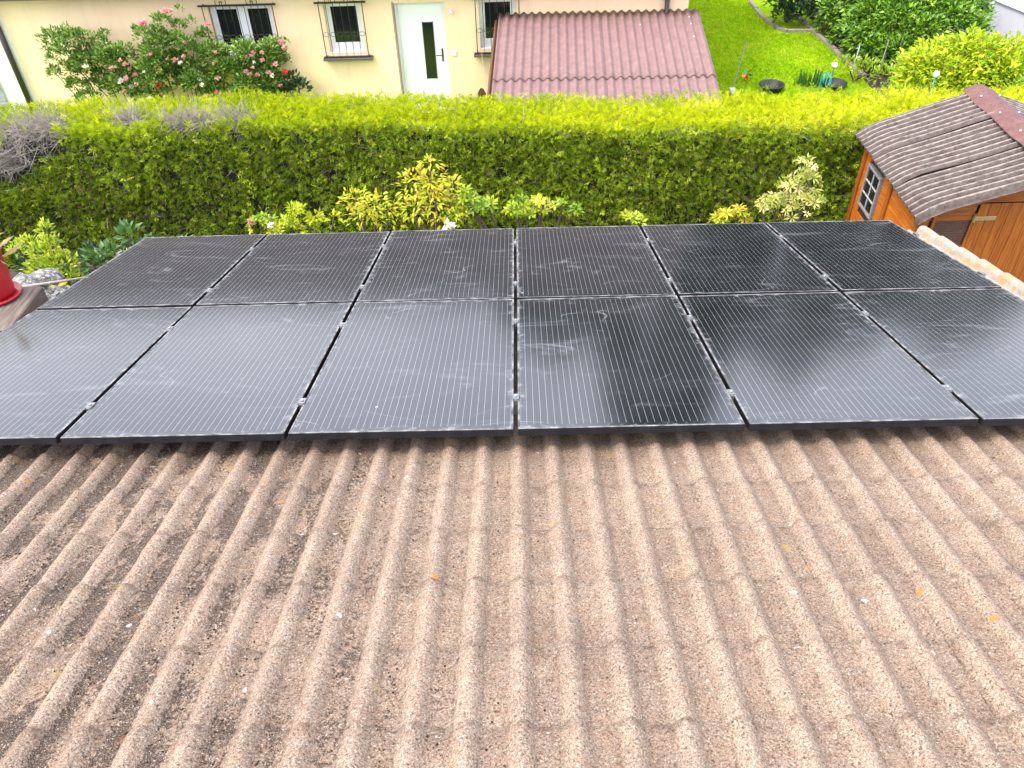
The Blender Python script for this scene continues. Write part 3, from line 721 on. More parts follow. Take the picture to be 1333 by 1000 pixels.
def window(W, split, nm='window'):
    a, b_, c, d = W; y = HYW+.115; f = .055
    wn = MB()
    wn.box(a, b_, y, y+.05, c, c+f, .004); wn.box(a, b_, y, y+.05, d-f, d, .004); wn.box(a, a+f, y-.002, y+.048, c+f, d-f, .004); wn.box(b_-f, b_, y-.002, y+.048, c+f, d-f, .004)
    if split: m = (a+b_)/2; wn.box(m-.055, m+.055, y-.004, y+.05, c+f, d-f, .004)
    wo_ = wn.build('window', 'pvc', house)
    # sash profile, panes
    sections = [(a+f, (a+b_)/2-.055), ((a+b_)/2+.055, b_-f)] if split else [(a+f, b_-f)]
    for (p, q) in sections:
        sh_ = MB(); g = .045
        z0_, z1_ = c+f+.0, d-f
        sh_.box(p, q, y+.006, y+.044, z0_, z0_+g+.05, .004); sh_.box(p, q, y+.006, y+.044, z1_-g, z1_, .004); sh_.box(p, p+g, y+.008, y+.042, z0_+g+.05, z1_-g, .004); sh_.box(q-g, q, y+.008, y+.042, z0_+g+.05, z1_-g, .004)
        sh_.build('sash', 'pvc', wo_)
        MB().box(p+g-.004, q-g+.004, y+.022, y+.030, z0_+g+.046, z1_-g+.004).build('pane', 'pane', wo_)
        MB().box(p, q, y+.054, y+.058, z0_, z1_).build('dark_room', 'dark', wo_)
    MB().box(a-.0, b_, HYW+.01, y-.001, c-.02, c+.012, .003).build('inner_sill', 'pvc', wo_)
    # iron grille standing proud of the wall
    gr = MB(); y2 = HYW-.12; l, r_, zb, zt_ = a-.06, b_+.06, c-.05, d+.02
    gr.box(l-.07, r_+.07, y2-.012, y2+.012, zt_, zt_+.028); gr.box(l-.05, r_+.05, y2-.010, y2+.010, zb, zb+.022)
    nb = max(5, int((r_-l)/.125))
    for i in range(nb+1):
        x = l + (r_-l)*i/nb; th = .009 if i in (0, nb) else .006
        gr.tube([(x, y2, zt_), (x, y2, zb+.16), (x, y2-.035, zb+.09), (x, y2-.03, zb+.04), (x, y2, zb)] if 0 < i < nb else [(x, y2, zt_), (x, y2, zb)], th, 5)
    for x in (l, r_):
        gr.tube([(x, y2, zt_+.01), (x, HYW, zt_+.01)], .008, 5); gr.tube([(x, y2, zb+.01), (x, HYW, zb+.01)], .008, 5)
    zm = c+.42*(d-c)
    for i in range(nb):
        xm = l+(r_-l)*(i+.5)/nb; rr = (r_-l)/nb*.42
        gr.tube([(xm+rr*math.cos(t), y2-.004, zm+rr*.7*math.sin(t)) for t in np.linspace(0, 6.28, 11)], .0042, 4, False)
    for xm in ((l*.72+r_*.28), (l*.28+r_*.72)):
        for sg in (-1, 1):
            gr.tube([(xm+sg*(.02+.012*t*math.cos(t)), y2, zt_+.06+.012*t*math.sin(t)) for t in np.linspace(.3, 7.5, 18)], .007, 4, False)
    gr.build('window_grille', 'iron', house)
    sl_ = MB(); sl_.box(l-.07, r_+.07, HYW-.155, HYW-.002, zb-.048, zb-.004, .006); sl_.build('window_ledge', 'sill', house)
window(W1, True); window(W2, False); window(W3, False)
# door
a, b_, c, d = DR; y = HYW+.09
dm = MB(); dm.box(a, a+.05, y, y+.06, c, d, .004); dm.box(b_-.05, b_, y, y+.06, c, d, .004); dm.box(a+.05, b_-.05, y+.002, y+.06, d-.05, d, .004)
MB().box(a-.035, a, HYW-.006, HYW+.05, c, d+.02).build('door_trim', simple('taupe_trim', (.30, .24, .19), .8), house)
do = dm.build('door', 'pvc', house)
MB().box(a+.052, b_-.052, y+.012, y+.055, c+.01, d-.052, .005).build('door_leaf', 'pvc', do)
gx0 = a+.49
MB().box(gx0, gx0+.18, y+.004, y+.0118, .68, 1.72).build('glass_strip', 'door_glass', do)
gf = MB(); gf.box(gx0-.012, gx0-.0005, y+.001, y+.0117, .668, 1.732); gf.box(gx0+.1805, gx0+.192, y+.001, y+.0117, .668, 1.732); gf.build('glass_strip_frame', 'iron', do)
hd = MB(); hd.box(b_-.118, b_-.088, y+.002, y+.0117, 1.0, 1.24, .002); hd.tube([(b_-.10, y, 1.13), (b_-.10, y-.05, 1.13), (b_-.22, y-.05, 1.13)], .009, 6); hd.build('handle', 'iron', do)
MB().box(a-.1, b_+.1, 12.55, HYW-.003, .005, .03, .004).build('door_step', 'kerb', house)
MB().box(-1.17, -1.08, HYW-.022, HYW-.002, 1.14, 1.23, .004).build('doorbell_box', 'white', house)
lb = MB(); lb.lathe((-1.13, HYW-.05, 1.93), [(0, -.035), (.025, -.028), (.035, 0), (.025, .028), (0, .035)], 12); lb.build('wall_lamp', 'white', house)
MB().tube([(-9.46, 12.93, 0), (-9.46, 12.93, 2.5)], .052, 10).build('downpipe', 'pipe', house, smooth=True)
MB().tube([(2.79, 12.93, 0), (2.79, 12.93, 2.5)], .045, 10).build('downpipe', 'pipe', house, smooth=True)
MB().box(-9.56, -9.35, 12.99, 13.2, 0, 2.71).build('corner_pilaster', 'render2', house)

# ------------------------------------------------------------------ corrugated sheet helper
def sheet(name, mat, parent, o, ax, ay, wid, ln, pitch, amp, up, nl=6, th=.006, sag=None, ph=0, seg=8):
    """corrugated sheet: o corner, ax along the waves' spacing, ay along the ribs"""
    ax = Vector(ax).normalized(); ay = Vector(ay).normalized(); up = Vector(up).normalized()
    nw = int(wid/pitch*seg)+1; P = []; Q = []
    for j in range(nl+1):
        row = []; row2 = []
        for i in range(nw+1):
            u = wid*i/nw; v_ = ln*j/nl
            z = amp*math.cos(2*math.pi*(u/pitch)+ph) + (sag(u, v_) if sag else 0)
            p = Vector(o) + ax*u + ay*v_ + up*z; row.append(p); row2.append(p-up*th)
        P.append(row); Q.append(row2)
    mb = MB(); mb.grid(P, True); mb.grid(Q)
    n1 = (nl+1)*(nw+1); W_ = nw+1
    for i in range(nw):
        mb.f.append((i, i+1, n1+i+1, n1+i)); k = nl*W_; mb.f.append((k+i+1, k+i, n1+k+i, n1+k+i+1))
    for j in range(nl):
        mb.f.append((j*W_, n1+j*W_, n1+(j+1)*W_, (j+1)*W_)); k = W_-1; mb.f.append((j*W_+k, (j+1)*W_+k, n1+(j+1)*W_+k, n1+j*W_+k))
    so_ = mb.build(name, mat, parent, smooth=True)
    cr1 = [.5+.5*math.cos(2*math.pi*(wid*i/nw/pitch)+ph) for i in range(nw+1)]; set_attr(so_.data, 'rib_shade', cr1*((nl+1)*2))
    return so_

# ------------------------------------------------------------------ pink lean-to
lean = empty('lean_to', (1.45, 11, 0), 'open lean-to under pink corrugated sheets against the cream house', 'lean-to')
TLc, TRc, BLc, BRc = Vector((-.25, 12.97, 1.865)), Vector((3.31, 12.97, 1.845)), Vector((-.40, 9.3, 1.40)), Vector((3.22, 9.3, 1.38))
axl = (TRc-TLc).normalized(); ayl = (BLc-TLc); L_all = ayl.length; ayl = ayl.normalized(); upl = axl.cross(-ayl).normalized()
if upl.z < 0: upl = -upl
Wt = (TRc-TLc).length
nsh = 4; sw = Wt/nsh; pit = .1425
np_ = round(sw/pit)
for k in range(nsh):
    w_ = sw+.0; pp_ = sw/np_
    sheet('corrugated_sheet', 'pink', lean, TLc+axl*(k*sw)+upl*(.010 if k % 2 else .0085), axl, ayl, w_+pp_*.5, 2.42, pp_, .024, upl, 6, seg=10)
    sheet('corrugated_sheet', 'pink', lean, TLc+axl*(k*sw)+ayl*2.27+upl*(-.006 if k % 2 else -.0075), axl, ayl, w_+pp_*.5, L_all-2.27, pp_, .024, upl, 4, seg=10)
for i in range(4):
    u = random.choice(range(1, 24))*sw/np_; v_ = random.choice((.35, .62, 1.1, 1.55, 2.1, 2.6))
    p = TLc+axl*u+ayl*v_+upl*.034
    MB().lathe(p, [(.010, -.004), (.010, .005), (.005, .009), (0, .010)], 8).build('sheet_screw', 'white', lean)
mb = MB()
for x in (-.2, 1.5, 3.1):
    mb2 = MB(); mb2.box(x-.05, x+.05, 9.45, 9.55, 0, 1.36, .006); mb2.build('post', 'brownwood', lean)
MB().box(-.35, 3.2, 9.44, 9.56, 1.362, 1.375).build('beam', 'brownwood', lean)
for x in (-.3, .85, 2.0, 3.12):
    r0 = TLc+axl*(x+.25)-upl*.10; r1 = r0+ayl*3.6; MB().tube([r0+ayl*.05, r1], .035, 4).build('rafter', 'brownwood', lean)

# ------------------------------------------------------------------ garden shed with brown corrugated roof
shed = empty('garden_shed', (5.2, 5.5, 0), 'orange stained wooden shed with brown corrugated roof beside the hedge', 'shed')
SX0, SX1, SY0, SY1 = 4.09, 6.42, 4.66, 6.34
EZ, RZ, RX = 2.40, 2.82, 5.25
slope_in = (RZ-EZ)/(RX-3.97)
zr = lambda x: EZ + (min(x, 2*RX-x)-3.97)*slope_in
# left wall: horizontal boards, window opening
wy0, wy1, wz0, wz1 = 5.68, 6.08, 1.68, 2.19
z = .03; bh = .118
while z < 2.35:
    z2 = min(z+bh, 2.37)
    spans = [(SY0, SY1)] if (z2 < wz0-.03 or z > wz1+.03) else [(SY0, wy0-.02), (wy1+.02, SY1)]
    for (p, q) in spans:
        MB().box(SX0+random.uniform(0, .003), SX0+.022, p, q, z, z2-.004, .003).build('board', 'orange', shed)
    z = z2
for yy in (SY0+.03, 5.43, 6.25):
    MB().box(SX0-.024, SX0-.001, yy-.035, yy+.035, .02, 2.33, .004).build('wall_post', 'orange_v', shed)
MB().box(SX0+.03, SX1-.03, SY0+.03, SY1-.03, .0, 2.3).build('dark_interior', 'dark', shed)
# window of the shed
wf = MB(); t_ = .03; xo = SX0-.03
wf.box(xo, SX0+.02, wy0-.0, wy1, wz0, wz0+t_, .004); wf.box(xo, SX0+.02, wy0, wy1, wz1-t_, wz1, .004); wf.box(xo+.001, SX0+.019, wy0, wy0+t_, wz0+t_, wz1-t_, .004); wf.box(xo+.001, SX0+.019, wy1-t_, wy1, wz0+t_, wz1-t_, .004)
wfo = wf.build('window', simple('weathered_grey_frame', (.20, .18, .165), .85, .3, 20), shed)
bars = MB(); ym = (wy0+wy1)/2
bars.box(xo+.008, SX0+.010, ym-.006, ym+.006, wz0+t_, wz1-t_)
for k in (1, 2): zz = wz0+t_+(wz1-wz0-2*t_)*k/3; bars.box(xo+.006, SX0+.009, wy0+t_, wy1-t_, zz-.005, zz+.005)
bars.build('glazing_bar', simple('white_weathered', (.36, .35, .33), .8), wfo)
for i in range(2):
    for k in range(3):
        ya, yb = (wy0+t_+.002, ym-.011) if i == 0 else (ym+.011, wy1-t_-.002); h3 = (wz1-wz0-2*t_)/3; za = wz0+t_+h3*k+.009
        MB().box(xo+.016, xo+.020, ya, yb, za, za+h3-.018).build('pane', 'pane', wfo)
# front wall: vertical boards with door and wire mesh hatch
def ftop(x): return zr(x)-.075
mesh_x0, mesh_x1, mz0, mz1 = 4.24, 4.60, 1.98, 2.24
dx0, dx1, dz1 = 4.63, 5.43, 2.44
x = SX0
while x < SX1-.01:
    xb = min(x+.105, SX1)
    zt_ = min(ftop(x), ftop(xb))
    if x < mesh_x1 and xb > mesh_x0:
        MB().box(x, xb-.003, SY0, SY0+.02, .03, mz0-.02, .003).build('board', 'orange_v', shed)
    elif xb <= dx0+.02 or x >= dx1-.02:
        MB().box(x, xb-.003, SY0, SY0+.02, .03, zt_, .003).build('board', 'orange_v', shed)
    x = xb
for zz in (2.245, 2.30):
    MB().box(mesh_x0-.05, dx0-.015, SY0-.001, SY0+.019, zz, zz+.052, .003).build('board', 'orange_x', shed)
zf = 2.356
MB().add([(x_, y_, z_) for y_ in (SY0-.0015, SY0+.018) for x_, z_ in ((mesh_x0-.05, zf), (dx0-.015, zf), (dx0-.015, ftop(dx0-.015)+.05), (mesh_x0-.05, ftop(mesh_x0-.05)+.05))], [(0, 1, 2, 3), (7, 6, 5, 4), (0, 4, 5, 1), (1, 5, 6, 2), (2, 6, 7, 3), (3, 7, 4, 0)]).build('board', 'orange_x', shed)
MB().box(dx0-.01, dx1, SY0-.002, SY0+.018, dz1+.004, 2.58, .003).build('lintel_board', 'orange_x', shed)
door = MB().box(dx0, dx1, SY0-.006, SY0+.012, .03, .13).build('door', 'orange_x', shed)
x = dx0
while x < dx1-.01:
    MB().box(x, x+.1, SY0-.022, SY0-.007, .04, dz1, .004).build('door_board', 'orange_v', door); x += .1035
MB().box(dx0-.03, dx0+.20, SY0-.030, SY0-.0225, 2.255, 2.30, .002).build('hinge', 'brass', door)
hk = MB(); hk.tube([(dx0-.012, SY0-.03, 2.24), (dx0-.012, SY0-.03, 2.315)], .011, 8); hk.build('hinge_pin', 'brass', door)
MB().box(mesh_x0-.035, mesh_x0-.002, SY0-.024, SY0-.002, mz0-.5, mz1+.09, .003).build('hatch_post', 'orange_v', shed)
MB().box(mesh_x1+.0, dx0-.004, SY0-.024, SY0-.007, .03, mz1+.09, .003).build('hatch_post', 'orange_v', shed)
ws = MB()
for i in range(13): xx = mesh_x0+(mesh_x1-mesh_x0)*i/12; ws.tube([(xx, SY0-.008, mz0-.02), (xx, SY0-.008, mz1)], .0022, 4)
for i in range(10): zz = mz0-.02+(mz1-mz0+.02)*i/9; ws.tube([(mesh_x0, SY0-.010, zz), (mesh_x1, SY0-.010, zz)], .0022, 4)
ws.build('wire_mesh', 'wire', shed)
MB().box(mesh_x0, mesh_x1, SY0+.012, SY0+.016, mz0-.02, mz1).build('hatch_back', simple('dull_red_brown_board', (.12, .058, .035), .9), shed)
for xx in (SX0-.002, SX1-.03):
    MB().box(xx-.012, xx+.036, SY0-.026, SY0-.003, .02, ftop(max(SX0, min(xx, SX1))), .004).build('corner_post', 'orange_v', shed)
# roof sheets: three on the left pitch, three on the right, ribs run from ridge to eave
for sgn in (-1, 1):
    eave = Vector((RX+sgn*(RX-3.97), 6.47, EZ)); dirn = Vector((sgn*(RX-3.97), 0, EZ-RZ)).normalized(); ln = Vector((RX-3.97, 0, RZ-EZ)).length+.01
    up = Vector((-dirn.z*sgn*sgn, 0, dirn.x*sgn)); up = Vector((sgn*abs(dirn.z), 0, abs(dirn.x)))
    wsh = 1.92/3
    for k in range(3):
        lift = .024*(2-k)        # each sheet laps over the one nearer the camera
        def sag(u, v_, k=k):
            t = max(0, (v_-ln+.30)/.30); d_ = -.060*t*t
            if k == 2: q = max(0, (u-wsh+.05)/.10); d_ -= .055*q*q
            if k == 0: q = max(0, (.10-u)/.10); d_ -= .03*q*q
            g = max(0, (u-wsh+.05)/.10) if k < 2 else 0
            d_ += .03*g*(.7+.3*math.sin(v_*4+k*2+.6)) * (1-t)
            return d_ + .006*math.sin(v_*4+u*3+k)
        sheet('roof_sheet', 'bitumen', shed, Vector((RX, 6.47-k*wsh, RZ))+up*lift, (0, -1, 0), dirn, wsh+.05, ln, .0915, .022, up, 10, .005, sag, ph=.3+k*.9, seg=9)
rc = MB(); P = []
for yv in np.linspace(6.50, 4.52, 14):
    row = []
    for a_ in np.linspace(-1, 1, 11):
        xx = RX+a_*.17; zz = RZ+.092 - abs(a_)**1.5*.17*slope_in*1.25 + .004*math.sin(yv*14)*abs(a_) - .03*max(0, (4.62-yv)/.1)
        row.append((xx+(.012*math.sin(yv*9) if abs(a_) > .9 else 0), yv, zz))
    P.append(row)
rc.grid(P, False); rc.grid([[(p[0], p[1], p[2]-.006) for p in row] for row in P], True)
rc.build('ridge_cap', 'ridge', shed, smooth=True)
for yv in (6.2, 5.75, 5.3, 4.85):
    for sx in (-.1, .1): MB().lathe((RX+sx, yv, RZ+.076), [(.009, -.004), (.009, .006), (0, .009)], 8).build('roof_nail', 'white', shed)
gb = MB(); 
for xa in (SX0, RX):
    pass
gb.add([(3.99, 4.60, EZ-.055), (RX, 4.60, RZ-.055), (RX, 4.60, RZ-.14), (3.99, 4.60, EZ-.14), (3.99, 4.625, EZ-.055), (RX, 4.625, RZ-.055), (RX, 4.625, RZ-.14), (3.99, 4.625, EZ-.14)], [(0, 3, 2, 1), (4, 5, 6, 7), (0, 1, 5, 4), (3, 7, 6, 2), (0, 4, 7, 3)])
gb.build('barge_board', 'orange_x', shed)

# ------------------------------------------------------------------ shrubs and other plants
def plant(name, label, cat, base, clusters, shapes, mat, nleaf, size, group=None, stem_mat='bark', dens=1.0, updir=.4, flowers=(), hull=False, tint=None, stem_r=.012, spread=0.0, nstem=99):
    """clusters: list of (x,y,z,rx,ry,rz) blobs of foliage; leaves fill their outer shells unevenly"""
    root = empty(name, base, label, cat, group)
    st = MB()
    for (x, y, z, rx, ry, rz) in clusters[::max(1, len(clusters)//nstem)]:
        b_ = Vector(base)+Vector((random.uniform(-.05, .05)+spread*(x-base[0]), random.uniform(-.05, .05), 0)); t_ = Vector((x, y, z))
        m_ = b_.lerp(t_, .5)+Vector((random.uniform(-.06, .06), random.uniform(-.06, .06), .08)); st.tube([b_, m_, t_, t_+Vector((random.uniform(-.3, .3)*rx, 0, rz*.6))], [stem_r*1.6, stem_r*1.2, stem_r*.8, stem_r*.3], 5)
    st.build('stems', stem_mat, root)
    vol = np.array([c[3]*c[4]*c[5] for c in clusters])**.66; cnt = (vol/vol.sum()*nleaf).astype(int)+3
    Pp = []; Dd = []
    for c, k in zip(clusters, cnt):
        d = rdir(k); d[:, 2] = np.where(d[:, 2] < -.35, -d[:, 2], d[:, 2])
        rad = rng.uniform(.45, 1.06, (k, 1))**.7
        bumpy = 1+.22*noise3(d*2+np.array(c[:3]), 2.2, 4)[:, None]
        p = np.array(c[:3]) + d*rad*bumpy*np.array(c[3:6]); Pp.append(p); Dd.append(d*.7+rdir(k)*.55+np.array([0, 0, updir]))
    Pp = np.concatenate(Pp); Dd = np.concatenate(Dd)
    leafcloud('foliage', Pp, Dd, rdir(len(Pp))*.5+np.array([0, -.2, 1]), rng.uniform(size[0], size[1], len(Pp)), shapes, mat, root, tint(Pp) if tint else None)
    for (p, r_, fm) in flowers: flower(p, r_, fm, root)
    return root
def flower(p, r_, fm, parent):
    k = 14; d = rdir(k)*np.array([1, 1, .7])+np.array([0, -.55, .55])
    o = leafcloud('flower', np.repeat(np.array([p]), k, 0)+d*r_*.12, d, rdir(k), np.full(k, r_), (LEAF[0]*np.array([1, 1.7, 1]), LEAF[1]), fm, parent, .2+.7*rng.random(k), stuff=False)
    return o
def blob(x, y, z, r, f=1.0): return (x, y, z, r, r, r*f)

# shrubs along the foot of the hedge, left to right
YS = 4.75
def gz(x, y): return gh(x, y)
def cl(lst): return [(x, y, z, r, r*.9, r*(.9 if len(q) == 0 else q[0])) for (x, y, z, r, *q) in lst]
plant('lime_shrub', 'bright lime green leafy shrub left of the panels beside the red pot', 'shrub', (-4.7, 4.4, gz(-4.7, 4.4)),
      cl([(-4.60, 4.4, 2.50, .07, 1.7), (-4.60, 4.4, 2.36, .11), (-4.84, 4.4, 2.36, .10), (-4.70, 4.35, 2.24, .17), (-4.55, 4.3, 2.16, .18), (-4.75, 4.3, 2.08, .18), (-4.52, 4.25, 2.0, .16), (-4.98, 4.4, 2.30, .08), (-4.68, 4.25, 1.96, .16)]), [LEAF], 'lime', 1500, (.035, .062))
plant('leafy_perennial', 'dark green broad leaved plant touching the left panel corner', 'plant', (-4.15, 4.5, gz(-4.15, 4.5)),
      cl([(-4.18, 4.4, 2.16, .13), (-4.05, 4.4, 2.24, .09), (-3.83, 4.45, 2.40, .10), (-4.28, 4.4, 2.08, .10)]), [LEAF], 'bluegreen', 110, (.08, .13))
plant('cream_flowered_plant', 'small cream flowering sprig behind the left panel edge', 'plant', (-3.95, 4.4, gz(-3.95, 4.4)), cl([(-3.87, 4.35, 2.14, .12), (-3.75, 4.35, 2.24, .08)]), [NARROW], 'cream', 130, (.06, .11))
plant('dark_ground_shrub', 'dark leafy undergrowth at the hedge foot left of the panels', 'shrub', (-4.6, 5.4, gz(-4.6, 5.4)),
      cl([(-4.9, 5.4, 1.45, .3), (-4.3, 5.4, 1.5, .3), (-3.8, 5.3, 1.6, .25), (-5.5, 5.4, 1.45, .3)]), [LEAF], 'darkleaf', 900, (.06, .11))
plant('pink_tipped_shrub', 'low yellow shrub with pale pink flowers at the back row, left', 'shrub', (-2.6, YS, 1.05),
      cl([(-2.62, YS, 2.34, .11), (-2.5, YS, 2.30, .10), (-2.4, YS, 2.28, .10)]), [ROS], 'lime', 40, (.06, .10), flowers=[((-2.66, YS-.1, 2.42), .05, 'pinkfl'), ((-2.48, YS-.1, 2.38), .045, 'whitefl')])
plant('golden_shrub', 'small golden shrub with drooping leaves left of the larger yellow shrubs', 'shrub', (-2.2, YS, 1.05),
      cl([(-2.22, YS, 2.46, .10), (-2.05, YS, 2.38, .08), (-2.32, YS, 2.34, .08), (-1.86, YS, 2.38, .06), (-2.12, YS, 2.27, .10)]), [LANCE, LANCE, ROS], 'yellow', 130, (.05, .085), updir=-.1, tint=lambda P_: .55+.45*rng.random(len(P_)))
plant('amber_shrub', 'rounded amber yellow shrub between two green ones behind the panels', 'shrub', (-1.5, YS, 1.05),
      cl([(-1.60, YS, 2.56, .17), (-1.42, YS, 2.48, .17), (-1.30, YS, 2.38, .18), (-1.55, YS, 2.38, .18)]), [LANCE], 'yellow', 300, (.05, .085), updir=-.25, tint=lambda P_: .12+.85*rng.random(len(P_)))
plant('tall_yellow_shrub', 'tallest yellow shrub behind the panels, with orange drooping tips', 'shrub', (-.85, YS, 1.05),
      cl([(-.83, YS, 2.93, .10), (-1.0, YS, 2.72, .17), (-.80, YS, 2.72, .16), (-.64, YS, 2.68, .13), (-.85, YS, 2.52, .22), (-.70, YS, 2.42, .2), (-1.02, YS, 2.45, .15)]), [LANCE], 'yellow', 480, (.05, .09), updir=-.25, tint=lambda P_: np.clip(.22+.65*rng.random(len(P_))+.3*(2.6-P_[:, 2]), 0, 1),
      flowers=[((-.66, YS-.28, 2.42), .085, 'whitefl')])
plant('whorled_shrub', 'lime green shrub with whorled leaves right of the tallest yellow shrub', 'shrub', (.15, YS, 1.05),
      cl([(-.48, YS, 2.56, .12), (-.40, YS, 2.42, .12), (-.55, YS, 2.36, .12), (.03, YS, 2.50, .11), (.12, YS, 2.42, .10), (.0, YS, 2.36, .13), (.28, YS, 2.48, .09), (.24, YS, 2.36, .10), (.47, YS, 2.44, .07), (.6, YS, 2.42, .07), (-.28, YS, 2.48, .09)]), [ROS], 'lime', 80, (.065, .115))
plant('lime_sprig', 'tiny lime sprig poking up behind the fourth back row panel', 'plant', (1.2, YS, 1.05), cl([(1.16, YS, 2.30, .06), (1.24, YS, 2.28, .06)]), [ROS], 'lime', 14, (.06, .1))
plant('yellow_sprig', 'small yellow sprig left of the cream variegated shrub', 'plant', (2.1, YS, 1.05), cl([(2.12, YS, 2.32, .07), (2.05, YS, 2.28, .05)]), [ROS2], 'yellow', 16, (.06, .1))
plant('yellow_sprig', 'small yellow sprig touching the cream variegated shrub', 'plant', (2.35, YS, 1.05), cl([(2.30, YS, 2.34, .07), (2.33, YS, 2.27, .05)]), [ROS2], 'yellow', 16, (.06, .1))
plant('variegated_shrub', 'cream variegated shrub growing beside the wooden shed', 'shrub', (2.8, YS, 1.05),
      cl([(2.82, YS, 2.78, .10, 1.5), (2.92, YS, 2.66, .14), (2.72, YS, 2.60, .14), (2.86, YS, 2.46, .18), (2.62, YS, 2.46, .10), (2.5, YS, 2.44, .08), (2.98, YS, 2.44, .14), (2.72, YS, 2.36, .14)]), [ROS2, NARROW], 'cream', 250, (.05, .09))

# red pot on the timber
wall_t = empty('timber_edging', (-3.5, 1.4, 0), 'grey weathered timber beams on the bank beside the left panels', 'timber')
for xa, xb, ye in ((-3.735, -3.495, 2.42), (-3.985, -3.75, 2.45), (-4.235, -4.0, 2.40)):
    MB().box(xa, xb, -1.6, ye, 2.99, 3.20 + random.uniform(-.004, .0), .008).build('beam', 'oldwood', wall_t)
MB().box(-3.50, -3.40, -1.6, 2.38, 0, 2.98).build('support_wall', 'kerb', wall_t)
pot = empty('flower_pot', (-3.755, 2.294, 3.20), 'red glazed flower pot with saucer on the grey timber', 'flower pot')
pc = (-3.755, 2.294, 3.202); PSC = 1.065
MB().lathe(pc, [(.0, .022), (.115, .022), (.121, .05), (.133, .16), (.134, .163), (.147, .335), (.152, .34), (.152, .368), (.146, .372), (.138, .368), (.132, .33), (0, .325)], 40).build('pot_body', 'red', pot, smooth=True)
MB().lathe(pc, [(0, 0), (.135, 0), (.155, .008), (.162, .022), (.158, .030), (.150, .024), (.13, .014), (0, .014)], 40).build('saucer', 'red', pot, smooth=True)
MB().lathe(pc, [(0, .342), (.08, .340), (.134, .334)], 20).build('soil', 'soil', pot)
pp_ = empty('pot_plant', (-3.755, 2.294, 3.50), 'straw coloured arching plant growing in the red pot', 'plant')
n = 110; d = rdir(n)*np.array([1, 1, .5])+np.array([.1, 0, .35])
leafcloud('foliage', np.repeat(np.array([[-3.755, 2.294, 3.56]]), n, 0)+rng.normal(size=(n, 3))*np.array([.06, .06, .02]), d, rdir(n), rng.uniform(.08, .19, n), [NARROW], 'straw', pp_)
n = 40; c3 = np.array([-3.66, 2.42, 3.82]); d = rdir(n)+np.array([.2, 0, .3])
leafcloud('upper_leaves', np.repeat(c3[None], n, 0)+rng.normal(size=(n, 3))*.035, d, rdir(n), rng.uniform(.06, .12, n), [NARROW], 'straw', pp_, .5+.5*rng.random(n))
MB().tube([(-3.755, 2.29, 3.50), (-3.72, 2.35, 3.66), (-3.68, 2.42, 3.80)], [.006, .005, .003], 5).build('stem', 'bark', pp_)
# pale stones on the bank behind the timber
def stone(p, r):
    bm = bmesh.new(); bmesh.ops.create_icosphere(bm, subdivisions=2, radius=1); ph = rng.normal(size=(4, 3))*2.2
    for v in bm.verts:
        k = 1+.16*sum(math.sin(v.co.dot(Vector(q))+i) for i, q in enumerate(ph)); v.co = Vector((v.co.x*k*r[0], v.co.y*k*r[1], v.co.z*k*r[2]))+Vector(p)
    bm.verts.index_update(); V = [v.co[:] for v in bm.verts]; F = [[v.index for v in f.verts] for f in bm.faces]; bm.free(); return V, F
lab = ['pale lichen speckled rock behind the timber beam end', 'grey white rock lying right of the largest rock', 'small pale stone against the left panel edge', 'flat speckled stone between the pot and the lime shrub', 'light grey stone half hidden under the lime shrub']
for (p, r), L in zip([((-4.05, 2.95, 2.80), (.17, .14, .12)), ((-3.78, 2.92, 2.76), (.13, .10, .07)), ((-3.60, 2.95, 2.74), (.07, .06, .05)), ((-4.32, 3.05, 2.80), (.15, .14, .12)), ((-4.12, 3.3, 2.62), (.16, .13, .11))], lab):
    V, F = stone(p, r); tag(mk('rock', V, F, 'stone', smooth=True), L, 'rock', 'pale rocks on the bank')
n = 900; gp_ = MB()
for i in range(420):
    x = random.uniform(-4.6, -3.6); y = random.uniform(2.45, 3.5); r = random.uniform(.012, .032)
    V, F = [(x+r*a, y+r*b_*.9, gh(x, y)+r*(c+.5)) for a, b_, c in ((1, 0, 0), (-1, .1, 0), (0, 1, .1), (.1, -1, 0), (0, 0, .7), (0, 0, -.7))], [(0, 2, 4), (2, 1, 4), (1, 3, 4), (3, 0, 4), (2, 0, 5), (1, 2, 5), (3, 1, 5), (0, 3, 5)]
    gp_.add(V, F)
tag(gp_.build('gravel', 'stone'), 'pale gravel scattered on the bank beside the panels', 'gravel', kind='stuff')
n = 26; leafs = leafcloud('fallen_leaves', np.array([(x_, y_, gh(x_, y_)+.03) for x_, y_ in zip(rng.uniform(-3.95, -3.62, n), rng.uniform(3.05, 3.6, n))]), rdir(n)*np.array([1, 1, .3]), rdir(n)*.3+np.array([0, 0, 1]), rng.uniform(.06, .11, n), [LEAF], 'yellow')
tag(leafs, 'yellow fallen leaves on the bank beside the left panels', 'leaves')
MB()
tag(MB().tube([(-3.98, 2.86, 2.90), (-3.75, 2.95, 2.88), (-3.5, 3.12, 2.82)], [.013, .012, .008], 7).build('dry_branch', 'twig', smooth=True), 'dry pale branch lying across the rocks by the panels', 'branch')

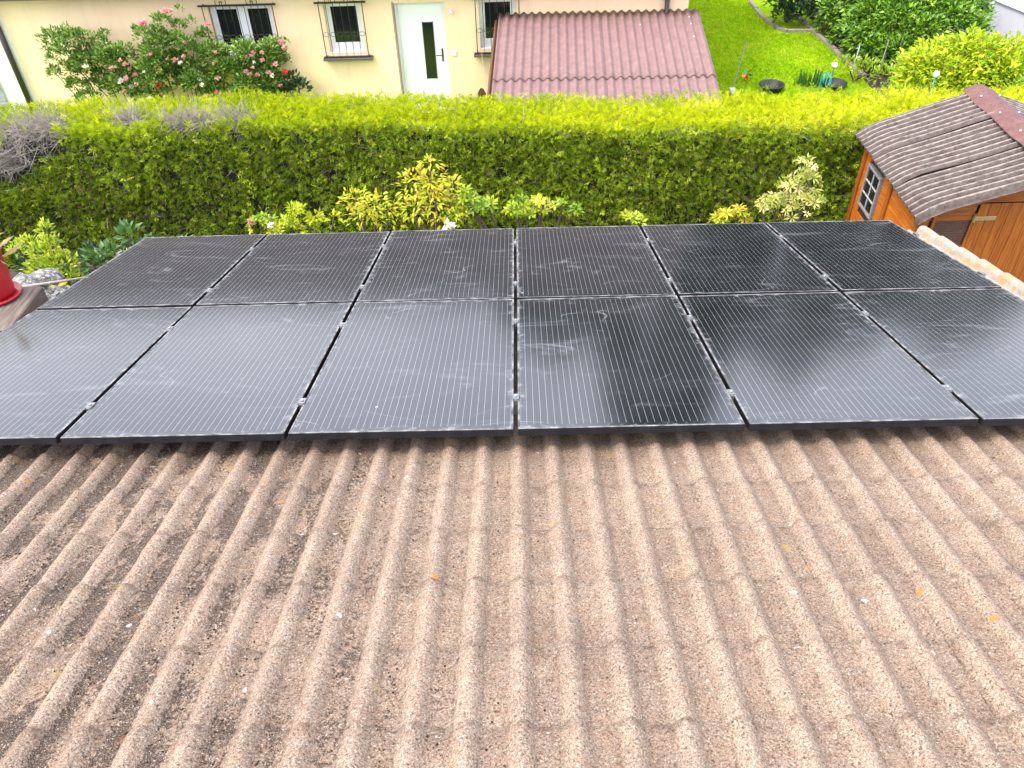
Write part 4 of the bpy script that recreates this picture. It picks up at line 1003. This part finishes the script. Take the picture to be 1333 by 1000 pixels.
# ------------------------------------------------------------------ climbing rose and small plants on the house front
fl = []
for i in range(46):
    x = rng.uniform(-7.3, -4.25); t = rng.random(); y = 12.25-rng.random()*.15
    zt_ = 1.55 if x < -6.6 else (1.75 if x < -5.6 else 1.60)
    z = .8+(zt_-.8)*t
    fl.append(((x, y, z), rng.uniform(.035, .06), random.choices(['pinkfl', 'redfl', 'whitefl'], [14, 1, 2])[0]))
fl += [((-6.55, 12.4, 2.02), .11, 'pinkfl'), ((-6.48, 12.4, 1.92), .09, 'pinkfl'), ((-6.1, 12.4, 2.20), .09, 'pinkfl'), ((-6.0, 12.4, 2.22), .07, 'pinkfl'), ((-5.4, 12.4, 1.98), .08, 'pinkfl'), ((-7.75, 12.25, 1.35), .075, 'whitefl'), ((-7.2, 12.25, 1.08), .08, 'whitefl'), ((-7.05, 12.25, .98), .06, 'whitefl'), ((-6.55, 12.25, .98), .08, 'redfl'), ((-4.15, 12.4, 1.65), .08, 'pinkfl'), ((-4.1, 12.3, 1.58), .06, 'pinkfl')]
rb = []
env = [(-8.15, 1.34, .40, .5), (-7.6, 1.36, .45, .58), (-7.0, 1.15, .45, .5), (-6.45, 1.25, .5, .6), (-6.1, 1.45, .45, .65), (-5.5, 1.15, .5, .55), (-5.0, 1.12, .45, .5), (-4.6, 1.15, .4, .45)]
for (ex, ez, erx, erz) in env:
    for k in range(14):
        a_ = (k+rng.random())*2.4; q_ = rng.random()**.5; r_ = rng.uniform(.10, .24)
        rb.append((ex+erx*q_*math.cos(a_), 12.5+rng.uniform(-.22, .22), max(.55, ez+erz*q_*math.sin(a_)), r_, r_*.8, r_*rng.uniform(.6, 1.0)))
for k in range(48):
    x_ = -8.2+3.85*((k+rng.random())/48); r_ = rng.uniform(.13, .26)
    rb.append((x_, 12.5+rng.uniform(-.2, .2), rng.uniform(.65, 1.55), r_, r_*.8, r_*.85))
rb += cl([(-6.3, 12.6, 2.0, .15), (-6.0, 12.6, 1.9, .14), (-6.75, 12.6, 1.85, .12), (-5.6, 12.6, 1.75, .14), (-5.75, 12.6, 1.98, .08), (-7.95, 12.6, 1.80, .12), (-8.25, 12.6, 1.72, .08), (-7.4, 12.6, 1.78, .1), (-8.5, 12.5, 1.2, .12), (-5.9, 12.6, 2.2, .06), (-4.15, 12.5, 1.62, .08), (-4.2, 12.5, 1.3, .12)])
plant('rose_bush', 'wide climbing rose with pink flowers against the cream house', 'rose bush', (-6.4, 12.6, 0), rb, [LEAF], 'rose', 26000, (.045, .09), flowers=fl, stem_r=.008, spread=.8, nstem=24)
plant('potted_geranium', 'small dark green plant with a red bloom below the left barred window', 'plant', (-4.0, 12.4, 0), cl([(-4.12, 12.4, .95, .17), (-4.02, 12.4, .78, .2), (-4.2, 12.4, .75, .16)]), [LEAF], 'darkleaf', 260, (.08, .13), flowers=[((-4.17, 12.25, 1.17), .07, 'redfl')])
tag(MB().tube([(-.60, 12.80, 1.24), (-.58, 12.76, 1.0), (-.50, 12.6, .6), (-.46, 12.5, .45)], .006, 5).build('rope', 'hose'), 'thin pale cord hanging from the window ledge beside the lean-to', 'cord')
bd = MB()
for k in range(2):
    P = [[( -.70+.16*i/6 , 12.45-.02*k, (.05 if j == 0 else .62+.10*math.sin(math.pi*i/6))) for i in range(7)] for j in range(2)]; bd.grid(P, k == 1)
tag(bd.build('wooden_board', 'brownwood'), 'brown round topped wooden board standing left of the lean-to', 'board')
tag(MB().tube([(-.83, 12.45, 0), (-.82, 12.45, .60)], [.02, .018], 6).build('wooden_stake', 'brownwood'), 'thin brown wooden stake left of the round topped board', 'stake')
ba = MB(); ba.lathe((-.52, 12.2, 0), [(.0, .3), (.12, .3), (.16, .5), (.17, .52), (.15, .52), (.1, .34)], 14); ba.tube([(-.62, 12.2, .5), (-.45, 12.2, .66), (-.36, 12.2, .62)], .02, 6); ba.tube([(-.52, 12.2, 0), (-.52, 12.2, .3)], .05, 8)
tag(ba.build('wooden_planter', 'brownwood'), 'dark brown wooden planter half hidden by the hedge near the lean-to', 'planter')

# ------------------------------------------------------------------ garden to the right of the house
# planting bed edges
def kerb(pts, nm, lab):
    root = empty(nm, (*pts[0][:2], 0), lab, 'kerb', 'concrete bed edgings')
    for (xa, ya), (xb, yb) in zip(pts[:-1], pts[1:]):
        L = math.hypot(xb-xa, yb-ya); n = max(1, int(L/.5)); d = Vector(((xb-xa)/L, (yb-ya)/L, 0)); q = Vector((-d.y, d.x, 0))*.05
        for k in range(n):
            s = Vector((xa, ya, 0))+d*(L*k/n+.004); e_ = Vector((xa, ya, 0))+d*(L*(k+1)/n-.004); z1 = Vector((0, 0, .075+random.uniform(-.008, .008)))
            MB().add([s-q, e_-q, e_+q, s+q, s-q+z1, e_-q+z1, e_+q+z1, s+q+z1], [(0, 1, 5, 4), (1, 2, 6, 5), (2, 3, 7, 6), (3, 0, 4, 7), (4, 5, 6, 7)]).build('kerb_stone', 'kerb', root)
kerb([(6.10, 19.5), (6.12, 18.4), (6.28, 17.4), (6.45, 17.22), (7.02, 17.18)], 'kerb_edging', 'pale kerb round the dark bush at the far lawn corner')
kerb([(6.95, 18.6), (7.06, 17.0), (7.16, 15.9), (7.22, 15.1), (7.3, 14.3)], 'kerb_edging', 'straight pale kerb between the lawn and the laurel')
plant('dark_bush', 'dark green bush in the far corner of the lawn', 'bush', (6.65, 18.0, 0), cl([(6.4, 17.8, .55, .42), (6.75, 17.75, .6, .45), (6.5, 18.2, 1.0, .55), (7.0, 18.1, .9, .5), (6.3, 18.4, 1.2, .5), (6.7, 18.6, 1.6, .6), (6.45, 17.6, .25, .3), (6.8, 17.55, .3, .3)]), [LEAF], 'darkleaf', 4200, (.09, .15), stem_r=.03)
plant('laurel_bush', 'large glossy green laurel right of the lawn', 'laurel', (8.6, 15.6, 0),
      cl([(7.75, 15.5, .75, .62), (7.9, 16.3, .85, .7), (8.0, 14.9, .85, .6), (7.6, 16.9, .6, .6), (8.5, 15.2, 1.15, .7), (8.6, 16.0, 1.3, .8), (9.2, 15.3, 1.15, .65), (9.3, 16.1, 1.1, .7), (8.3, 17.2, 1.2, .8), (7.7, 17.7, .8, .6), (8.9, 14.7, .95, .55), (9.7, 15.6, .75, .5), (8.3, 14.45, .8, .45), (9.3, 14.6, .75, .4), (9.1, 17, 1.2, .7), (7.5, 15.0, .5, .42), (7.5, 15.9, .42, .36), (7.45, 16.6, .4, .36), (7.55, 14.6, .45, .34), (7.9, 14.3, .5, .4), (7.42, 15.4, .22, .28), (7.38, 16.2, .22, .28), (7.3, 17.0, .25, .3), (7.35, 17.6, .3, .35)]), [LEAF], 'laurel', 24000, (.085, .145), stem_r=.04, updir=.1)
plant('golden_hedge_shrub', 'broad golden green shrub behind the shed at the right', 'shrub', (7.6, 11.0, 0),
      cl([(6.9, 11.0, 1.25, .5), (7.5, 11.0, 1.45, .55), (8.1, 11.0, 1.35, .55), (8.7, 11.0, 1.1, .5), (6.75, 10.7, .95, .5), (7.3, 10.6, 1.2, .6), (7.9, 10.6, 1.2, .6), (8.5, 10.6, 1.0, .6), (7.2, 11.5, 1.2, .5), (7.9, 11.6, 1.2, .5), (8.4, 10.4, 1.2, .4)]), [LEAF, LANCE], 'gold', 17000, (.07, .125), stem_r=.03, updir=.0)
plant('green_infill_shrub', 'fresh green shrub at the foot of the broad golden shrub', 'shrub', (8.3, 9.9, 0), cl([(8.0, 9.8, 1.35, .35), (8.45, 9.85, 1.4, .4), (7.7, 9.7, 1.25, .3), (8.9, 9.9, 1.4, .35)]), [LEAF], 'lime', 1100, (.06, .11), tint=lambda P_: .45*rng.random(len(P_)))
# little things along the lawn edge
def pole(nm, lab, a, b_, r, mt): return tag(MB().tube([a, b_], [r, r*.85], 7).build(nm, mt), lab, 'pole', 'garden poles')
pole('garden_stake', 'thin dark tipped stake leaning on the lawn beside the pink roof', (4.45, 13.8, 0), (4.68, 14.2, .85), .014, 'metal_pole')
pole('garden_pole', 'bright metal pole leaning before the laurel, left of a pair', (7.38, 13.9, .0), (7.55, 14.2, .80), .013, 'metal_pole')
pole('garden_pole', 'grey metal pole right of the bright pole before the laurel', (7.68, 13.9, .0), (7.82, 14.2, .85), .012, 'metal_pole')
pole('garden_cane', 'thin cane upright left of the pair of metal poles', (7.05, 14.4, 0), (7.12, 14.5, .6), .010, 'paleblue')
pw = empty('toy_windmill', (4.83, 14.3, 0), 'small red green and orange toy windmill on the lawn', 'toy windmill')
MB().tube([(4.83, 14.3, 0), (4.83, 14.3, .17)], .008, 6).build('stick', 'white', pw)
for k, mt in enumerate(('toyred', 'toygreen', 'toyorange', 'toyred', 'toygreen')):
    a = k*2*math.pi/5+.4; c_, s_ = math.cos(a), math.sin(a); V = []
    for (u, v_, w2) in ((0, 0, 0), (.16, .02, -.02), (.15, .12, .03), (.06, .10, .05)): V.append((4.83+.62*(u*c_-v_*s_), 14.27-w2, (.17+.62*(u*s_+v_*c_))))
    V2 = [(x, y+.008, z) for x, y, z in V]
    MB().add(V+V2, [(0, 1, 2, 3), (7, 6, 5, 4), (0, 4, 5, 1), (1, 5, 6, 2), (2, 6, 7, 3), (3, 7, 4, 0)]).build('blade', mt, pw)
def tub(c, r, h, lab):
    return tag(MB().lathe(c, [(0, .01), (r*.82, .01), (r*.98, h-.03), (r*1.05, h-.03), (r*1.05, h), (r*.95, h), (r*.80, .04), (0, .04)], 28).build('plastic_tub', 'blackpl', smooth=True), lab, 'tub', 'black tubs behind the hedge')
tub((5.22, 13.75, 0), .24, .15, 'open black plastic tub beside the toy windmill')
tub((6.50, 13.8, 0), .24, .13, 'black plastic tub behind the teal plant supports')
bx = MB(); bx.box(4.36, 4.48, 13.35, 13.75, 0, .10, .01); tag(bx.build('grey_crate', 'wallgrey'), 'pale crate corner beside the lower right end of the pink roof', 'crate')
plant('iris_clump', 'upright dark green iris clump behind the hedge', 'plant', (6.0, 13.9, 0), [(6.0, 13.9, .05, .28, .15, .03)], (BLADE[0]*np.array([1, 1.4, 1]), BLADE[1]), 'iris', 90, (.18, .36), updir=6)
ts = empty('plant_support', (6.3, 13.8, 0), 'cluster of teal plastic plant supports behind the hedge', 'plant support')
for k in range(9):
    x = 6.16+k*.032; MB().tube([(x, 13.8+random.uniform(-.05, .05), 0), (x+random.uniform(-.06, .06), 13.8+random.uniform(-.05, .05), random.uniform(.2, .36))], .009, 6).build('rod', 'teal', ts)
gl = empty('garden_light', (6.5, 14.0, 0), 'small white ball light on a stake by the teal supports', 'garden light')
MB().tube([(6.5, 14.0, 0), (6.5, 14.0, .36)], .01, 6).build('stake', 'metal_pole', gl); MB().lathe((6.5, 14.0, .40), [(0, -.065), (.04, -.05), (.065, 0), (.05, .045), (0, .065)], 14).build('globe', 'white', gl, smooth=True)
gl = empty('garden_light', (6.42, 9.75, 0), 'white ball light on a teal stake in front of the golden shrub', 'garden light')
MB().tube([(6.42, 9.75, 0), (6.42, 9.75, 1.74)], .012, 6).build('stake', 'teal', gl); MB().lathe((6.42, 9.75, 1.79), [(0, -.05), (.035, -.04), (.05, 0), (.035, .04), (0, .05)], 14).build('globe', 'white', gl, smooth=True)
plant('yellow_border_plant', 'low yellow green border plant in front of the laurel', 'plant', (7.0, 14.1, 0), cl([(6.85, 14.2, .3, .22), (7.15, 14.0, .25, .28), (7.4, 13.7, .25, .25)]), [LEAF], 'lime', 420, (.06, .11), tint=lambda P_: .6*rng.random(len(P_)))
cr = MB(); cr.box(7.35, 7.75, 14.35, 14.7, .0, .32, .01); tag(cr.build('compost_box', 'blackpl'), 'dark box in the shade under the laurel', 'box')
# terrace, wall and metal frame at the far right
tag(MB().box(9.6, 16, 15.6, 30, -.05, .03).build('terrace', 'paving'), 'pale paved terrace at the top right', 'terrace', kind='structure')
wl = empty('garden_wall', (12.2, 17, 0), 'low grey garden wall with pale coping at the top right', 'wall')
a0, a1 = Vector((10.55, 18.2, 0)), Vector((11.9, 13.2, 0)); d = (a1-a0).normalized(); q = Vector((-d.y, d.x, 0)); q = q if q.x > 0 else -q
def prism(p0, p1, w0, w1, z0, z1):
    V = [p0+q*w0, p1+q*w0, p1+q*w1, p0+q*w1]; V = [Vector((v.x, v.y, z0)) for v in V]+[Vector((v.x, v.y, z1)) for v in V]
    return MB().add(V, [(0, 3, 2, 1), (4, 5, 6, 7), (0, 1, 5, 4), (1, 2, 6, 5), (2, 3, 7, 6), (3, 0, 4, 7)])
prism(a0, a1, .05, .30, 0, .70).build('wall_body', 'wallgrey', wl); prism(a0-d*.03, a1+d*.03, 0, .36, .702, .78).build('coping', 'coping', wl)
ft = empty('clothes_airer', (10.3, 16.0, 0), 'pale blue tubular metal frame standing by the grey wall', 'airer')
foot = Vector((10.05, 15.3, .45))
for e_ in ((9.75, 16.6, 1.15), (10.05, 16.8, 1.2), (10.6, 16.4, 1.2), (9.4, 16.0, 1.0)):
    MB().tube([foot, Vector(e_)], .022, 7).build('tube', 'paleblue', ft)
for (p, q_) in (((9.75, 16.6, 1.15), (10.6, 16.4, 1.2)), ((9.4, 16.0, 1.0), (10.05, 15.3, .45))): MB().tube([p, q_], .018, 6).build('tube', 'paleblue', ft)
for x, y in ((10.05, 15.3), (9.75, 16.6), (10.6, 16.4)): MB().tube([(x, y, .03), (x, y, .45 if y < 16 else 1.16)], .018, 6).build('leg', 'paleblue', ft)

# ------------------------------------------------------------------ trees behind the house (seen mirrored in the panels)
def tree(lab, base, h, r, nl, mat, zlow=.25, conif=False):
    x, y = base; root = empty('tree', (x, y, 0), lab, 'tree', 'trees beyond the house')
    MB().tube([(x, y, 0), (x+.1, y, h*.4), (x, y, h*.9)], [.3, .2, .05], 8).build('trunk', 'bark', root)
    n = nl; t = rng.random(n)**.8; z = h*(zlow+(1-zlow)*t)
    R_ = r*((1-t)*.95+.05 if conif else np.sqrt(np.clip(1-(2*t-.9)**2*.95, .02, 1)))
    a = rng.uniform(0, 6.28, n); rad = R_*np.sqrt(rng.uniform(.25, 1, n))
    Pp = np.stack([x+rad*np.cos(a), y+rad*np.sin(a), z], 1); Pp += .35*noise3(Pp, 1.2, 3)[:, None]*rdir(n)
    leafcloud('crown', Pp, rdir(n)+np.array([0, -.3, .2]), rdir(n), rng.uniform(.35, .7, n), [LEAF], mat, root)
tree('tall dark conifer beyond the house, mirrored in the panels', (5.9, 31), 18.5, 4.6, 6500, 'darkleaf', .1, True)
tree('broad dark tree beyond the house ridge, mirrored in the panels', (1.6, 34), 8.6, 3.2, 3000, 'darkleaf', .15)
tree('medium tree right of the tall conifer, mirrored in the panels', (12.0, 33), 9.5, 3.6, 3000, 'darkleaf', .15)
tree('small tree filling the gap right of the tall conifer, mirrored in the panels', (9.6, 36), 9.0, 2.8, 2600, 'darkleaf', .1)
tree('round tree left of the far right one, mirrored in the panels', (16.0, 36), 8.8, 3.2, 2600, 'darkleaf', .1)
tree('distant tree at the far right, mirrored in the panels', (19.5, 34), 8.6, 4.0, 3000, 'darkleaf', .15)
bpy.context.view_layer.update()
